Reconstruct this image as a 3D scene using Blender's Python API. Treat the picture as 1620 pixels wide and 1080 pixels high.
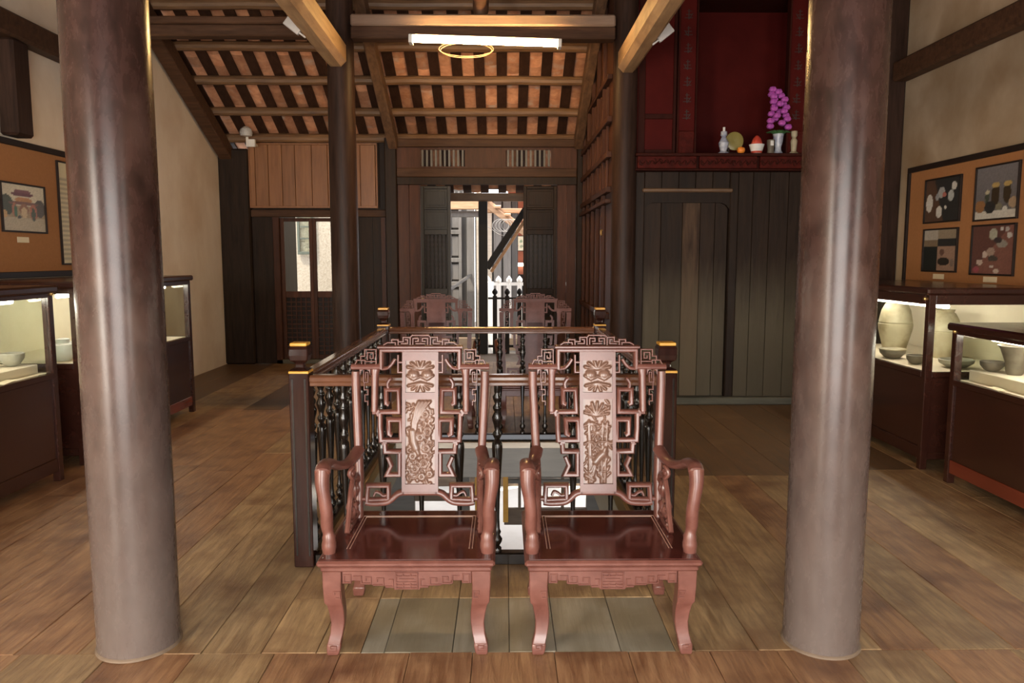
import bpy, bmesh, math, random
import numpy as np
from mathutils import Vector, Matrix

# ------------------------------------------------------------------ clear
for o in list(bpy.data.objects): bpy.data.objects.remove(o)
C = bpy.context.scene.collection
S = bpy.context.scene
rng = random.Random(7)

# ------------------------------------------------------------------ camera
cam = bpy.data.cameras.new('camera'); camo = bpy.data.objects.new('camera', cam); C.objects.link(camo)
cam.sensor_width = 36; cam.lens = 36*1200/1620; cam.clip_start = 0.02
camo.location = (0, 0, 1.5)
camo.rotation_euler = (math.radians(90-6.277), 0, math.radians(-0.617))
S.camera = camo

# ------------------------------------------------------------------ world, sun, daylight, exposure
w = bpy.data.worlds.new('sky'); S.world = w; w.use_nodes = True
bg = w.node_tree.nodes['Background']; bg.inputs[0].default_value = (0.95, 0.96, 1.0, 1); bg.inputs[1].default_value = 4.6
def add_light(name, kind, loc, rot, energy, color, size=None, size_y=None):
    l = bpy.data.lights.new(name, kind); l.energy = energy; l.color = color
    if kind == 'AREA':
        l.shape = 'RECTANGLE'; l.size = size; l.size_y = size_y
    o = bpy.data.objects.new(name, l); C.objects.link(o); o.location = loc; o.rotation_euler = rot
    return o
sun = add_light('sun', 'SUN', (0, 12, 20), (math.radians(14), math.radians(-24), 0), 9.0, (1.0, 0.90, 0.74)); sun.data.angle = 0.01
# centre doorway daylight from behind; the side lights are added to brighten the sides
add_light('daylight_doorway_centre', 'AREA', (0.0, -1.45, 1.25), (math.radians(66), 0, 0), 230, (1.0, 0.94, 0.86), 2.3, 2.2)
add_light('side_fill_left', 'AREA', (-3.20, -1.45, 1.25), (math.radians(72), 0, 0), 250, (1.0, 0.90, 0.76), 1.0, 2.2)
add_light('side_fill_right', 'AREA', (3.20, -1.45, 1.25), (math.radians(66), 0, 0), 75, (1.0, 0.90, 0.76), 1.0, 2.2)
S.view_settings.view_transform = 'Standard'; S.view_settings.look = 'None'
S.view_settings.gamma = 1; S.view_settings.use_curve_mapping = False
S.view_settings.exposure = 0.0

# ------------------------------------------------------------------ materials
M = {}
def principled(name, color, rough=0.5, metal=0, coat=0, spec=0.5):
    m = bpy.data.materials.new(name); m.use_nodes = True
    b = m.node_tree.nodes['Principled BSDF']
    b.inputs['Base Color'].default_value = (*color, 1); b.inputs['Roughness'].default_value = rough
    b.inputs['Metallic'].default_value = metal; b.inputs['Coat Weight'].default_value = coat
    b.inputs['Coat Roughness'].default_value = 0.12; b.inputs['Specular IOR Level'].default_value = spec
    M[name] = m
    return m, m.node_tree.nodes, m.node_tree.links, b
def ramp(N, stops):
    r = N.new('ShaderNodeValToRGB'); e = r.color_ramp.elements
    e[0].position, e[0].color = stops[0][0], (*stops[0][1], 1)
    e[1].position, e[1].color = stops[-1][0], (*stops[-1][1], 1)
    for p, c in stops[1:-1]:
        k = e.new(p); k.color = (*c, 1)
    return r
def textured(name, c1, c2, stretch=(1, 1, 1), scale=6, rough=0.45, rvar=0.15, bump=0.15, coat=0, rand=0.0,
             detail=6, blotch=None, blotch_scale=1.2, blotch_lim=(0.45, 0.62), zband=None, spec=0.5, gloss_patch=0.0):
    """Noise-grained surface. stretch scales object coordinates; blotch is a second colour in large patches;
    zband=(colour, z0, z1) is a second colour below a ragged height line."""
    m, N, L, b = principled(name, c1, rough, 0, coat, spec)
    tc = N.new('ShaderNodeTexCoord'); mp = N.new('ShaderNodeMapping'); mp.inputs['Scale'].default_value = stretch
    oi = N.new('ShaderNodeObjectInfo')
    off = N.new('ShaderNodeVectorMath'); off.operation = 'SCALE'; off.inputs[0].default_value = (17.3, 9.1, 13.7)
    L.new(oi.outputs['Random'], off.inputs['Scale'])
    add = N.new('ShaderNodeVectorMath'); add.operation = 'ADD'
    L.new(tc.outputs['Object'], add.inputs[0])
    if rand > 0: L.new(off.outputs[0], add.inputs[1])
    L.new(add.outputs[0], mp.inputs['Vector'])
    n = N.new('ShaderNodeTexNoise'); n.inputs['Scale'].default_value = scale; n.inputs['Detail'].default_value = detail
    n.inputs['Roughness'].default_value = 0.65; n.inputs['Distortion'].default_value = 0.4
    L.new(mp.outputs[0], n.inputs['Vector'])
    r = ramp(N, [(0.3, c1), (0.7, c2)]); L.new(n.outputs['Fac'], r.inputs[0])
    col = r.outputs[0]
    def mix(fac, a, bcol, mode='MIX'):
        x = N.new('ShaderNodeMix'); x.data_type = 'RGBA'; x.blend_type = mode
        if isinstance(fac, float): x.inputs[0].default_value = fac
        else: L.new(fac, x.inputs[0])
        L.new(a, x.inputs[6])
        if isinstance(bcol, tuple): x.inputs[7].default_value = (*bcol, 1)
        else: L.new(bcol, x.inputs[7])
        return x.outputs[2]
    n2 = None
    if blotch or gloss_patch:
        n2 = N.new('ShaderNodeTexNoise'); n2.inputs['Scale'].default_value = blotch_scale; n2.inputs['Detail'].default_value = 5
        L.new(add.outputs[0], n2.inputs['Vector'])
    if blotch:
        br = ramp(N, [(blotch_lim[0], (0, 0, 0)), (blotch_lim[1], (1, 1, 1))]); L.new(n2.outputs['Fac'], br.inputs[0])
        col = mix(br.outputs[0], col, blotch)
    if zband:
        sp = N.new('ShaderNodeSeparateXYZ'); L.new(tc.outputs['Object'], sp.inputs[0])
        ns = N.new('ShaderNodeTexNoise'); ns.inputs['Scale'].default_value = 3.5; ns.inputs['Detail'].default_value = 6
        L.new(mp.outputs[0], ns.inputs['Vector'])
        ma = N.new('ShaderNodeMath'); ma.operation = 'MULTIPLY_ADD'; ma.inputs[1].default_value = zband[3] if len(zband) > 3 else 0.9
        L.new(ns.outputs['Fac'], ma.inputs[0]); L.new(sp.outputs['Z'], ma.inputs[2])
        mr = N.new('ShaderNodeMapRange'); mr.inputs['From Min'].default_value = zband[2]; mr.inputs['From Max'].default_value = zband[1]
        L.new(ma.outputs[0], mr.inputs['Value'])
        col = mix(mr.outputs[0], col, zband[0])
    if rand > 0:
        hs = N.new('ShaderNodeHueSaturation')
        rm = N.new('ShaderNodeMapRange'); rm.inputs['To Min'].default_value = 1-rand; rm.inputs['To Max'].default_value = 1+rand
        L.new(oi.outputs['Random'], rm.inputs['Value']); L.new(rm.outputs[0], hs.inputs['Value']); L.new(col, hs.inputs['Color'])
        col = hs.outputs[0]
    L.new(col, b.inputs['Base Color'])
    rr = N.new('ShaderNodeMapRange'); rr.inputs['To Min'].default_value = max(0.03, rough-rvar); rr.inputs['To Max'].default_value = min(1, rough+rvar)
    L.new(n2.outputs['Fac'] if gloss_patch else n.outputs['Fac'], rr.inputs['Value'])
    if gloss_patch:
        rr.inputs['From Min'].default_value = 0.35; rr.inputs['From Max'].default_value = 0.62
    L.new(rr.outputs[0], b.inputs['Roughness'])
    if bump:
        bp = N.new('ShaderNodeBump'); bp.inputs['Strength'].default_value = bump; bp.inputs['Distance'].default_value = 0.01
        L.new(n.outputs['Fac'], bp.inputs['Height']); L.new(bp.outputs[0], b.inputs['Normal'])
    return m
def emission(name, color, strength):
    m = bpy.data.materials.new(name); m.use_nodes = True; N = m.node_tree.nodes; N.clear()
    e = N.new('ShaderNodeEmission'); e.inputs[0].default_value = (*color, 1); e.inputs[1].default_value = strength
    o = N.new('ShaderNodeOutputMaterial'); m.node_tree.links.new(e.outputs[0], o.inputs[0]); M[name] = m
def glassmat(name):
    m = bpy.data.materials.new(name); m.use_nodes = True; N = m.node_tree.nodes; L = m.node_tree.links; N.clear()
    t = N.new('ShaderNodeBsdfTransparent'); t.inputs[0].default_value = (0.95, 0.97, 0.94, 1)
    g = N.new('ShaderNodeBsdfGlossy'); g.inputs['Roughness'].default_value = 0.03
    lw_ = N.new('ShaderNodeLayerWeight'); pw_ = N.new('ShaderNodeMath'); pw_.operation = 'POWER'; pw_.inputs[1].default_value = 4.0
    L.new(lw_.outputs['Facing'], pw_.inputs[0])
    sc_ = N.new('ShaderNodeMath'); sc_.operation = 'MULTIPLY_ADD'; sc_.inputs[1].default_value = 0.5; sc_.inputs[2].default_value = 0.025
    L.new(pw_.outputs[0], sc_.inputs[0])
    x = N.new('ShaderNodeMixShader'); L.new(sc_.outputs[0], x.inputs[0]); L.new(t.outputs[0], x.inputs[1]); L.new(g.outputs[0], x.inputs[2])
    o = N.new('ShaderNodeOutputMaterial'); L.new(x.outputs[0], o.inputs[0]); M[name] = m
def vcol(name, rough=0.4):
    m, N, L, b = principled(name, (1, 1, 1), rough)
    a = N.new('ShaderNodeVertexColor'); a.layer_name = 'Col'; L.new(a.outputs[0], b.inputs['Base Color'])

GV = (7, 7, 0.7)      # grain along z
GY = (7, 0.7, 7)      # grain along y
GX = (0.7, 7, 7)      # grain along x
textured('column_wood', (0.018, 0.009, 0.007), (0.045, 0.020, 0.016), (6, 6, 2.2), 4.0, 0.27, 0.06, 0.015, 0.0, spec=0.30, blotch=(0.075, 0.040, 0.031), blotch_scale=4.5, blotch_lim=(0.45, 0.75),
         zband=((0.125, 0.098, 0.086), 0.35, 1.95, 0.9))  # greyer below, darker above: wear plus light falloff put into the colour
textured('column_dark', (0.020, 0.011, 0.008), (0.050, 0.026, 0.018), (9, 9, 0.8), 3.2, 0.45, 0.1, 0.15, spec=0.16)
textured('beam_dark', (0.045, 0.022, 0.013), (0.11, 0.055, 0.030), GX, 3, 0.55, 0.1, 0.25, rand=0.15, spec=0.16)
textured('beam_grey', (0.20, 0.13, 0.09), (0.30, 0.20, 0.14), GX, 3, 0.6, 0.1, 0.2)
textured('purlin_wood', (0.10, 0.052, 0.026), (0.24, 0.13, 0.06), GX, 3, 0.55, 0.1, 0.3, rand=0.2)
textured('batten_wood', (0.028, 0.012, 0.008), (0.06, 0.028, 0.016), GY, 3, 0.65, 0.1, 0.3, rand=0.2, spec=0.16)
textured('rafter_wood', (0.07, 0.038, 0.022), (0.20, 0.11, 0.06), GY, 3, 0.55, 0.1, 0.3, rand=0.1)
textured('pale_beam', (0.32, 0.19, 0.09), (0.55, 0.36, 0.19), GY, 3, 0.5, 0.1, 0.25, blotch=(0.22, 0.12, 0.06), blotch_scale=2, blotch_lim=(0.58, 0.8))
textured('roof_tile', (0.42, 0.17, 0.085), (0.66, 0.34, 0.19), (1, 1, 1), 9, 0.8, 0.1, 0.4, rand=0.35, blotch=(0.55, 0.42, 0.33), blotch_scale=5, blotch_lim=(0.58, 0.75))
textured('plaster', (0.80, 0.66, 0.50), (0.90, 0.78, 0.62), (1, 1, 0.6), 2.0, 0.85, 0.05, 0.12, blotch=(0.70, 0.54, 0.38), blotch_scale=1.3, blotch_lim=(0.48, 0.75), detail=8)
textured('plaster_right_shaded', (0.33, 0.25, 0.165), (0.46, 0.36, 0.25), (1, 1, 0.6), 2.0, 0.85, 0.05, 0.12, blotch=(0.27, 0.18, 0.10), blotch_scale=1.5, blotch_lim=(0.45, 0.7), detail=8)  # same plaster, with the right wall's dimmer light put into the colour
textured('plank_tan', (0.17, 0.098, 0.045), (0.47, 0.315, 0.165), (9, 0.9, 9), 4.0, 0.42, 0.15, 0.6, rand=0.09, blotch=(0.16, 0.078, 0.036), blotch_scale=4.5, blotch_lim=(0.46, 0.74), detail=12)
textured('plank_red', (0.16, 0.066, 0.030), (0.43, 0.245, 0.125), (9, 0.9, 9), 4.0, 0.40, 0.17, 0.6, rand=0.09, blotch=(0.13, 0.052, 0.026), blotch_scale=4.5, blotch_lim=(0.46, 0.74), detail=12)
textured('plank_grey', (0.215, 0.185, 0.135), (0.34, 0.30, 0.23), GY, 3.0, 0.46, 0.12, 0.3, rand=0.08, blotch=(0.20, 0.165, 0.11), blotch_scale=2.4)
textured('plank_dark', (0.085, 0.048, 0.026), (0.17, 0.098, 0.052), GY, 3.0, 0.45, 0.12, 0.3, rand=0.12, blotch=(0.22, 0.14, 0.08), blotch_scale=1.6, blotch_lim=(0.6, 0.8))
textured('gap_dark', (0.03, 0.018, 0.010), (0.05, 0.03, 0.018), (1, 1, 1), 4, 0.9, 0.05, 0, spec=0.16)
textured('partition', (0.016, 0.009, 0.006), (0.036, 0.021, 0.013), GV, 3, 0.55, 0.1, 0.3, rand=0.22, zband=((0.095, 0.075, 0.048), 1.05, 1.75, 0.5), spec=0.16)
textured('partition_pale', (0.030, 0.016, 0.010), (0.105, 0.062, 0.037), GV, 3, 0.6, 0.1, 0.3, zband=((0.14, 0.105, 0.065), 0.9, 1.9, 0.6), spec=0.16)
textured('partition_dark', (0.014, 0.008, 0.005), (0.032, 0.018, 0.011), GV, 3, 0.5, 0.1, 0.25, rand=0.2, spec=0.16)
textured('sill_grey', (0.085, 0.08, 0.062), (0.14, 0.13, 0.10), GX, 4, 0.7, 0.1, 0.3, spec=0.16)
textured('panel_brown', (0.045, 0.018, 0.011), (0.095, 0.039, 0.023), GV, 3, 0.45, 0.1, 0.2, rand=0.15, spec=0.16)
textured('door_slate', (0.030, 0.029, 0.028), (0.055, 0.052, 0.049), GV, 3, 0.42, 0.1, 0.15, spec=0.16)
textured('board_orange', (0.19, 0.074, 0.024), (0.30, 0.130, 0.048), GV, 2.6, 0.42, 0.08, 0.12, rand=0.10)
textured('red_lacquer', (0.058, 0.006, 0.005), (0.085, 0.009, 0.007), (1, 1, 1), 2.5, 0.5, 0.1, 0.05, spec=0.06)
textured('red_carved', (0.095, 0.013, 0.009), (0.04, 0.007, 0.005), (1, 1, 1), 14, 0.5, 0.1, 0.4, spec=0.06)
textured('red_brown', (0.028, 0.007, 0.005), (0.048, 0.012, 0.008), GV, 3, 0.5, 0.1, 0.15, spec=0.06)
textured('ink', (0.02, 0.012, 0.01), (0.03, 0.02, 0.015), (1, 1, 1), 5, 0.5, 0.05, 0)
textured('chair_wood', (0.100, 0.034, 0.025), (0.165, 0.066, 0.050), (3, 3, 3), 4, 0.31, 0.06, 0.05, 0.12, spec=0.45)
textured('chair_seat', (0.060, 0.013, 0.010), (0.095, 0.022, 0.016), GX, 3, 0.14, 0.04, 0.02, 0.5)
textured('chair_carve', (0.135, 0.072, 0.050), (0.20, 0.112, 0.080), (3, 3, 3), 5, 0.32, 0.06, 0.05, 0.2)
textured('inlay', (0.55, 0.36, 0.28), (0.62, 0.42, 0.33), (1, 1, 1), 5, 0.3, 0.05, 0)
textured('black_lacquer', (0.006, 0.004, 0.003), (0.013, 0.009, 0.007), (1, 1, 1), 6, 0.16, 0.04, 0.03, 0.15)
textured('rail_lacquer', (0.10, 0.038, 0.018), (0.17, 0.068, 0.034), (1, 1, 1), 5, 0.17, 0.05, 0.03, 0.5)
textured('post_lacquer', (0.020, 0.007, 0.005), (0.036, 0.013, 0.009), GV, 5, 0.13, 0.03, 0.01, 0.0, spec=0.3)
textured('gold_paint', (0.64, 0.31, 0.035), (0.78, 0.42, 0.06), (1, 1, 1), 9, 0.35, 0.08, 0.1)
textured('hole_beam', (0.42, 0.36, 0.28), (0.58, 0.51, 0.42), GX, 4, 0.5, 0.1, 0.15)
textured('hole_side', (0.13, 0.11, 0.07), (0.20, 0.17, 0.11), GY, 4, 0.5, 0.1, 0.15)
textured('case_wood', (0.030, 0.009, 0.006), (0.042, 0.013, 0.008), GY, 2, 0.24, 0.06, 0.04, 0.3)
textured('case_red', (0.14, 0.026, 0.013), (0.19, 0.04, 0.02), GY, 2, 0.25, 0.06, 0.04, 0.3)
textured('case_cream', (0.70, 0.60, 0.45), (0.78, 0.69, 0.53), (1, 1, 1), 3, 0.8, 0.05, 0.03)
textured('display_panel', (0.33, 0.145, 0.050), (0.38, 0.17, 0.062), (1, 1, 1), 40, 0.85, 0.05, 0.1)
textured('frame_black', (0.018, 0.012, 0.010), (0.03, 0.02, 0.016), (1, 1, 1), 6, 0.4, 0.05, 0.03, spec=0.16)
textured('paper', (0.72, 0.62, 0.42), (0.78, 0.69, 0.50), (1, 1, 1), 8, 0.8, 0.05, 0.02)
textured('white_card', (0.85, 0.85, 0.82), (0.9, 0.9, 0.88), (1, 1, 1), 8, 0.6, 0.05, 0)
textured('stoneware', (0.36, 0.31, 0.20), (0.50, 0.44, 0.30), (1, 1, 1), 6, 0.6, 0.1, 0.2, blotch=(0.26, 0.21, 0.12), blotch_scale=6)
textured('dark_pottery', (0.11, 0.09, 0.065), (0.20, 0.165, 0.12), (1, 1, 1), 8, 0.6, 0.1, 0.25)
textured('grey_pottery', (0.30, 0.28, 0.22), (0.42, 0.40, 0.33), (1, 1, 1), 8, 0.6, 0.1, 0.2)
textured('white_china', (0.72, 0.72, 0.70), (0.82, 0.82, 0.80), (1, 1, 1), 8, 0.25, 0.05, 0)
textured('blue_china', (0.62, 0.64, 0.66), (0.10, 0.14, 0.30), (1, 1, 1), 14, 0.25, 0.05, 0)
textured('orange_fruit', (0.80, 0.22, 0.02), (0.9, 0.3, 0.04), (1, 1, 1), 9, 0.45, 0.05, 0.1)
textured('red_paint', (0.50, 0.05, 0.03), (0.6, 0.09, 0.05), (1, 1, 1), 9, 0.45, 0.05, 0.05)
textured('petal_purple', (0.36, 0.05, 0.34), (0.55, 0.12, 0.52), (1, 1, 1), 9, 0.7, 0.05, 0.1)
textured('leaf_green', (0.04, 0.12, 0.04), (0.07, 0.20, 0.06), (1, 1, 1), 9, 0.6, 0.05, 0.1)
textured('olive_glaze', (0.20, 0.16, 0.04), (0.30, 0.25, 0.08), (1, 1, 1), 5, 0.3, 0.08, 0.05)
textured('grey_metal', (0.46, 0.44, 0.42), (0.56, 0.54, 0.52), (1, 1, 1), 6, 0.45, 0.05, 0.03)
textured('white_plastic', (0.72, 0.70, 0.66), (0.8, 0.78, 0.74), (1, 1, 1), 6, 0.4, 0.05, 0)
textured('brass', (0.65, 0.42, 0.14), (0.75, 0.52, 0.2), (1, 1, 1), 6, 0.3, 0.05, 0)
M['brass'].node_tree.nodes['Principled BSDF'].inputs['Metallic'].default_value = 0.8
textured('outer_grey', (0.13, 0.122, 0.112), (0.20, 0.185, 0.17), GV, 3, 0.6, 0.1, 0.2)
textured('outer_grey_dark', (0.05, 0.046, 0.042), (0.08, 0.073, 0.066), GV, 3, 0.6, 0.1, 0.2)
textured('outer_wood', (0.34, 0.19, 0.10), (0.55, 0.34, 0.20), GX, 4, 0.7, 0.1, 0.3, rand=0.2)
textured('outer_white', (0.80, 0.78, 0.74), (0.88, 0.86, 0.82), GV, 4, 0.6, 0.1, 0.1)
textured('outer_dark', (0.008, 0.006, 0.005), (0.016, 0.012, 0.010), GV, 4, 0.5, 0.1, 0.2, spec=0.16)
textured('outer_redwall', (0.20, 0.055, 0.025), (0.25, 0.075, 0.035), (1, 1, 1), 3, 0.8, 0.05, 0.05)
textured('stucco_white', (0.30, 0.25, 0.18), (0.46, 0.40, 0.31), (1, 1, 1), 34, 0.9, 0.05, 0.6)
textured('shutter_green', (0.055, 0.065, 0.045), (0.085, 0.095, 0.065), GV, 4, 0.6, 0.05, 0.1)
textured('stone_floor', (0.78, 0.76, 0.73), (0.86, 0.84, 0.81), (1, 1, 1), 3, 0.7, 0.1, 0.1)
textured('lower_wood', (0.13, 0.09, 0.06), (0.20, 0.145, 0.10), GX, 3, 0.6, 0.1, 0.2)
textured('lower_grey', (0.14, 0.13, 0.115), (0.19, 0.18, 0.16), GX, 3, 0.6, 0.1, 0.2)
textured('silver_paper', (0.30, 0.22, 0.18), (0.36, 0.26, 0.2), (1, 1, 1), 3, 0.5, 0.1, 0)
emission('lamp_warm', (1.0, 0.60, 0.22), 260)
emission('lamp_case', (1.0, 0.93, 0.80), 40)
emission('lamp_far', (1.0, 0.92, 0.75), 14)
glassmat('glass')
vcol('print', 0.35)

# ------------------------------------------------------------------ mesh helpers
class MB:
    def __init__(s): s.v = []; s.f = []
    def addm(s, vs, fs):
        n = len(s.v); s.v += [tuple(p) for p in vs]; s.f += [tuple(i+n for i in q) for q in fs]; return s
    def box(s, x0, x1, y0, y1, z0, z1):
        return s.addm([(x0,y0,z0),(x1,y0,z0),(x1,y1,z0),(x0,y1,z0),(x0,y0,z1),(x1,y0,z1),(x1,y1,z1),(x0,y1,z1)],
                      [(0,3,2,1),(4,5,6,7),(0,1,5,4),(1,2,6,5),(2,3,7,6),(3,0,4,7)])
    def cbox(s, c, sz, rot=None):
        a = MB().box(-sz[0]/2, sz[0]/2, -sz[1]/2, sz[1]/2, -sz[2]/2, sz[2]/2)
        R = rot if rot is not None else Matrix.Identity(3)
        return s.addm([tuple(R @ Vector(p) + Vector(c)) for p in a.v], a.f)
    def beam(s, p0, p1, w, h, up=(0, 0, 1)):
        p0 = Vector(p0); p1 = Vector(p1); d = (p1-p0).normalized(); u = Vector(up)
        r = d.cross(u).normalized(); u = r.cross(d).normalized()
        vs = []
        for p in (p0, p1):
            for a, b in ((-1,-1),(1,-1),(1,1),(-1,1)): vs.append(tuple(p + r*(a*w/2) + u*(b*h/2)))
        return s.addm(vs, [(0,1,2,3),(7,6,5,4),(0,4,5,1),(1,5,6,2),(2,6,7,3),(3,7,4,0)])
    def prism(s, poly, a, b, axis='y'):
        n = len(poly); vs = []
        for t in (a, b):
            for p in poly:
                vs.append({'y': (p[0], t, p[1]), 'x': (t, p[0], p[1]), 'z': (p[0], p[1], t)}[axis])
        fs = [tuple(range(n)), tuple(range(2*n-1, n-1, -1))]
        fs += [(i, i+n, (i+1) % n + n, (i+1) % n) for i in range(n)]
        return s.addm(vs, fs)
    def lathe(s, prof, seg=16, c=(0, 0, 0)):
        vs = []; fs = []; n = len(prof)
        for r, z in prof:
            for k in range(seg):
                a = 2*math.pi*k/seg; vs.append((c[0]+r*math.cos(a), c[1]+r*math.sin(a), c[2]+z))
        for i in range(n-1):
            for k in range(seg):
                k2 = (k+1) % seg; fs.append((i*seg+k, i*seg+k2, (i+1)*seg+k2, (i+1)*seg+k))
        if prof[0][0] > 1e-6: fs.append(tuple(range(seg-1, -1, -1)))
        if prof[-1][0] > 1e-6: fs.append(tuple((n-1)*seg+k for k in range(seg)))
        return s.addm(vs, fs)
    def tube(s, pts, rad, seg=8, flat=1.0, closed=False):
        pts = [Vector(p) for p in pts]; n = len(pts)
        if not hasattr(rad, '__len__'): rad = [rad]*n
        t0 = (pts[1]-pts[0]).normalized(); ref = Vector((0, 0, 1)) if abs(t0.z) < 0.9 else Vector((1, 0, 0))
        r = t0.cross(ref).normalized(); vs = []; fs = []
        for i in range(n):
            t = (pts[min(i+1, n-1)]-pts[max(i-1, 0)]).normalized() if not closed else (pts[(i+1) % n]-pts[i-1]).normalized()
            r = (r - t*r.dot(t)).normalized(); u = r.cross(t)
            for k in range(seg):
                a = 2*math.pi*k/seg; vs.append(tuple(pts[i] + r*(math.cos(a)*rad[i]) + u*(math.sin(a)*rad[i]*flat)))
        m = n if closed else n-1
        for i in range(m):
            j = (i+1) % n
            for k in range(seg):
                k2 = (k+1) % seg; fs.append((i*seg+k, i*seg+k2, j*seg+k2, j*seg+k))
        if not closed: fs += [tuple(range(seg-1, -1, -1)), tuple((n-1)*seg+k for k in range(seg))]
        return s.addm(vs, fs)
    def sweep(s, pl, w, d, y=0.0, closed=False, ch=0.36):
        """bar of chamfered section along a polyline in the xz plane (mitred corners)."""
        P = [Vector((p[0], p[1])) for p in pl]; n = len(P)
        ws = w if hasattr(w, '__len__') else [w]*n
        vs = []; fs = []
        c = ch
        sec = [(-.5, .5), (-.5, -.06), (-.40, -.33), (-.20, -.47), (.20, -.47), (.40, -.33), (.5, -.06), (.5, .5)]
        k = len(sec)
        for i in range(n):
            a = (P[i]-P[i-1]).normalized() if (i > 0 or closed) else (P[1]-P[0]).normalized()
            b = (P[(i+1) % n]-P[i]).normalized() if (i < n-1 or closed) else a
            na = Vector((-a.y, a.x)); nb = Vector((-b.y, b.x)); m = na+nb
            if m.length < 1e-4: m = na
            m.normalize(); q = 1/max(0.45, m.dot(na))
            for u, v in sec: vs.append((P[i].x+m.x*u*ws[i]*q, y+v*d, P[i].y+m.y*u*ws[i]*q))
        mm = n if closed else n-1
        for i in range(mm):
            j = (i+1) % n
            for e in range(k): fs.append((i*k+e, i*k+(e+1) % k, j*k+(e+1) % k, j*k+e))
        if not closed: fs += [tuple(range(k)), tuple((n-1)*k+e for e in range(k-1, -1, -1))]
        return s.addm(vs, fs)
    def grid(s, xs, zs, yf):
        nx = len(xs); vs = [(x, yf[j][i], z) for j, z in enumerate(zs) for i, x in enumerate(xs)]
        return s.addm(vs, [(j*nx+i, j*nx+i+1, (j+1)*nx+i+1, (j+1)*nx+i) for j in range(len(zs)-1) for i in range(nx-1)])
    def mapv(s, fn): s.v = [fn(*p) for p in s.v]; return s
    def mirror(s, fn=None):
        vs = [(-x, y, z) for x, y, z in s.v]; fs = [tuple(reversed(q)) for q in s.f]; return s.addm(vs, fs)
    def flipx(s):
        s.v = [(-x, y, z) for x, y, z in s.v]; s.f = [tuple(reversed(q)) for q in s.f]; return s
    def mesh(s, name, smooth=False, ang=35, fixn=True):
        me = bpy.data.meshes.new(name); me.from_pydata(s.v, [], s.f)
        if fixn:
            bm = bmesh.new(); bm.from_mesh(me); bmesh.ops.recalc_face_normals(bm, faces=bm.faces); bm.to_mesh(me); bm.free()
        if smooth:
            me.shade_smooth(); me.set_sharp_from_angle(angle=math.radians(ang))
        me.update(); return me
    def build(s, name, mat, parent=None, smooth=False, bevel=0, ang=35, loc=None, fixn=True):
        o = bpy.data.objects.new(name, s.mesh(name, smooth, ang, fixn)); C.objects.link(o)
        o.data.materials.append(M[mat])
        if parent: o.parent = parent
        if loc: o.location = loc
        if bevel:
            b = o.modifiers.new('bevel', 'BEVEL'); b.width = bevel; b.segments = 1; b.limit_method = 'ANGLE'
        return o
def tag(o, label=None, cat=None, group=None, kind=None):
    if label: o['label'] = label
    if cat: o['category'] = cat
    if group: o['group'] = group
    if kind: o['kind'] = kind
    return o
def thing(name, label, cat, loc=(0, 0, 0), rz=0, group=None):
    o = bpy.data.objects.new(name, None); C.objects.link(o); o.location = loc; o.rotation_euler = (0, 0, rz)
    o.empty_display_size = 0.05
    return tag(o, label, cat, group)
def structure(o): o['kind'] = 'structure'; return o
def sroot(name, loc=(0, 0, 0)):
    o = bpy.data.objects.new(name, None); C.objects.link(o); o.location = loc; o['kind'] = 'structure'; return o
def inst(me, name, parent, loc, rot=(0, 0, 0), scale=None):
    o = bpy.data.objects.new(name, me); C.objects.link(o); o.parent = parent; o.location = loc; o.rotation_euler = rot
    if scale: o.scale = scale
    return o
def copy_tree(o, parent=None):
    c = o.copy(); C.objects.link(c); c.parent = parent
    for ch in list(o.children): copy_tree(ch, c)
    return c
def meshof(mb, name, mat, smooth=False, ang=35):
    me = mb.mesh(name, smooth, ang); me.materials.append(M[mat]); return me
def bez(pts, n=6):
    """Catmull-Rom through points"""
    P = [Vector(p) for p in pts]; out = []
    for i in range(len(P)-1):
        p0 = P[max(i-1, 0)]; p1 = P[i]; p2 = P[i+1]; p3 = P[min(i+2, len(P)-1)]
        for k in range(n):
            t = k/n
            out.append(0.5*((2*p1)+(p2-p0)*t+(2*p0-5*p1+4*p2-p3)*t*t+(3*p1-p0-3*p2+p3)*t**3))
    out.append(P[-1]); return out

# ================================================================== THE SETTING
HX0, HX1, HY0, HY1 = -0.93, 0.735, 3.66, 6.10           # stairwell opening in the floor
zr = lambda y: 3.12 + 0.5*(10.6-y)                     # underside of the purlins on the back slope

# ---- floor
fl = MB()
for (a, b, c, d) in ((-3.95, HX0, -1.6, 10.95), (HX1, 3.95, -1.6, 10.95), (HX0, HX1, -1.6, HY0), (HX0, HX1, HY1, 10.95)):
    fl.box(a, b, c, d, -0.16, -0.028)
floor = structure(fl.build('floor', 'gap_dark'))
def plank(x0, x1, y0, y1, mat):
    g = 0.0012; dz = rng.uniform(-0.0025, 0)
    MB().box(x0+g, x1-g, y0+g, y1-g, -0.028, dz).build('plank', mat, floor, bevel=0.0018)
def pick(x, y):
    r = rng.random()
    if 0.95 < x < 3.0 and 5.1 < y < 7.8: return 'plank_dark'
    if y > 7.8: return 'plank_dark' if r < 0.35 else 'plank_tan'
    if x < -1.9: return 'plank_red' if r < 0.85 else 'plank_tan'
    if y < 2.7: return 'plank_red' if r < 0.6 else 'plank_tan'
    if x > 1.9: return 'plank_tan' if r < 0.9 else 'plank_red'
    return 'plank_tan' if r < 0.9 else 'plank_red'
LX = [-3.95, -3.60, -3.27, -2.92, -2.60, -2.22, -1.87, -1.63, -1.405, -1.16, -0.93]
RX = [0.735, 0.98, 1.21, 1.46, 1.685, 1.98, 2.28, 2.60, 2.95, 3.28, 3.62, 3.95]
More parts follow.
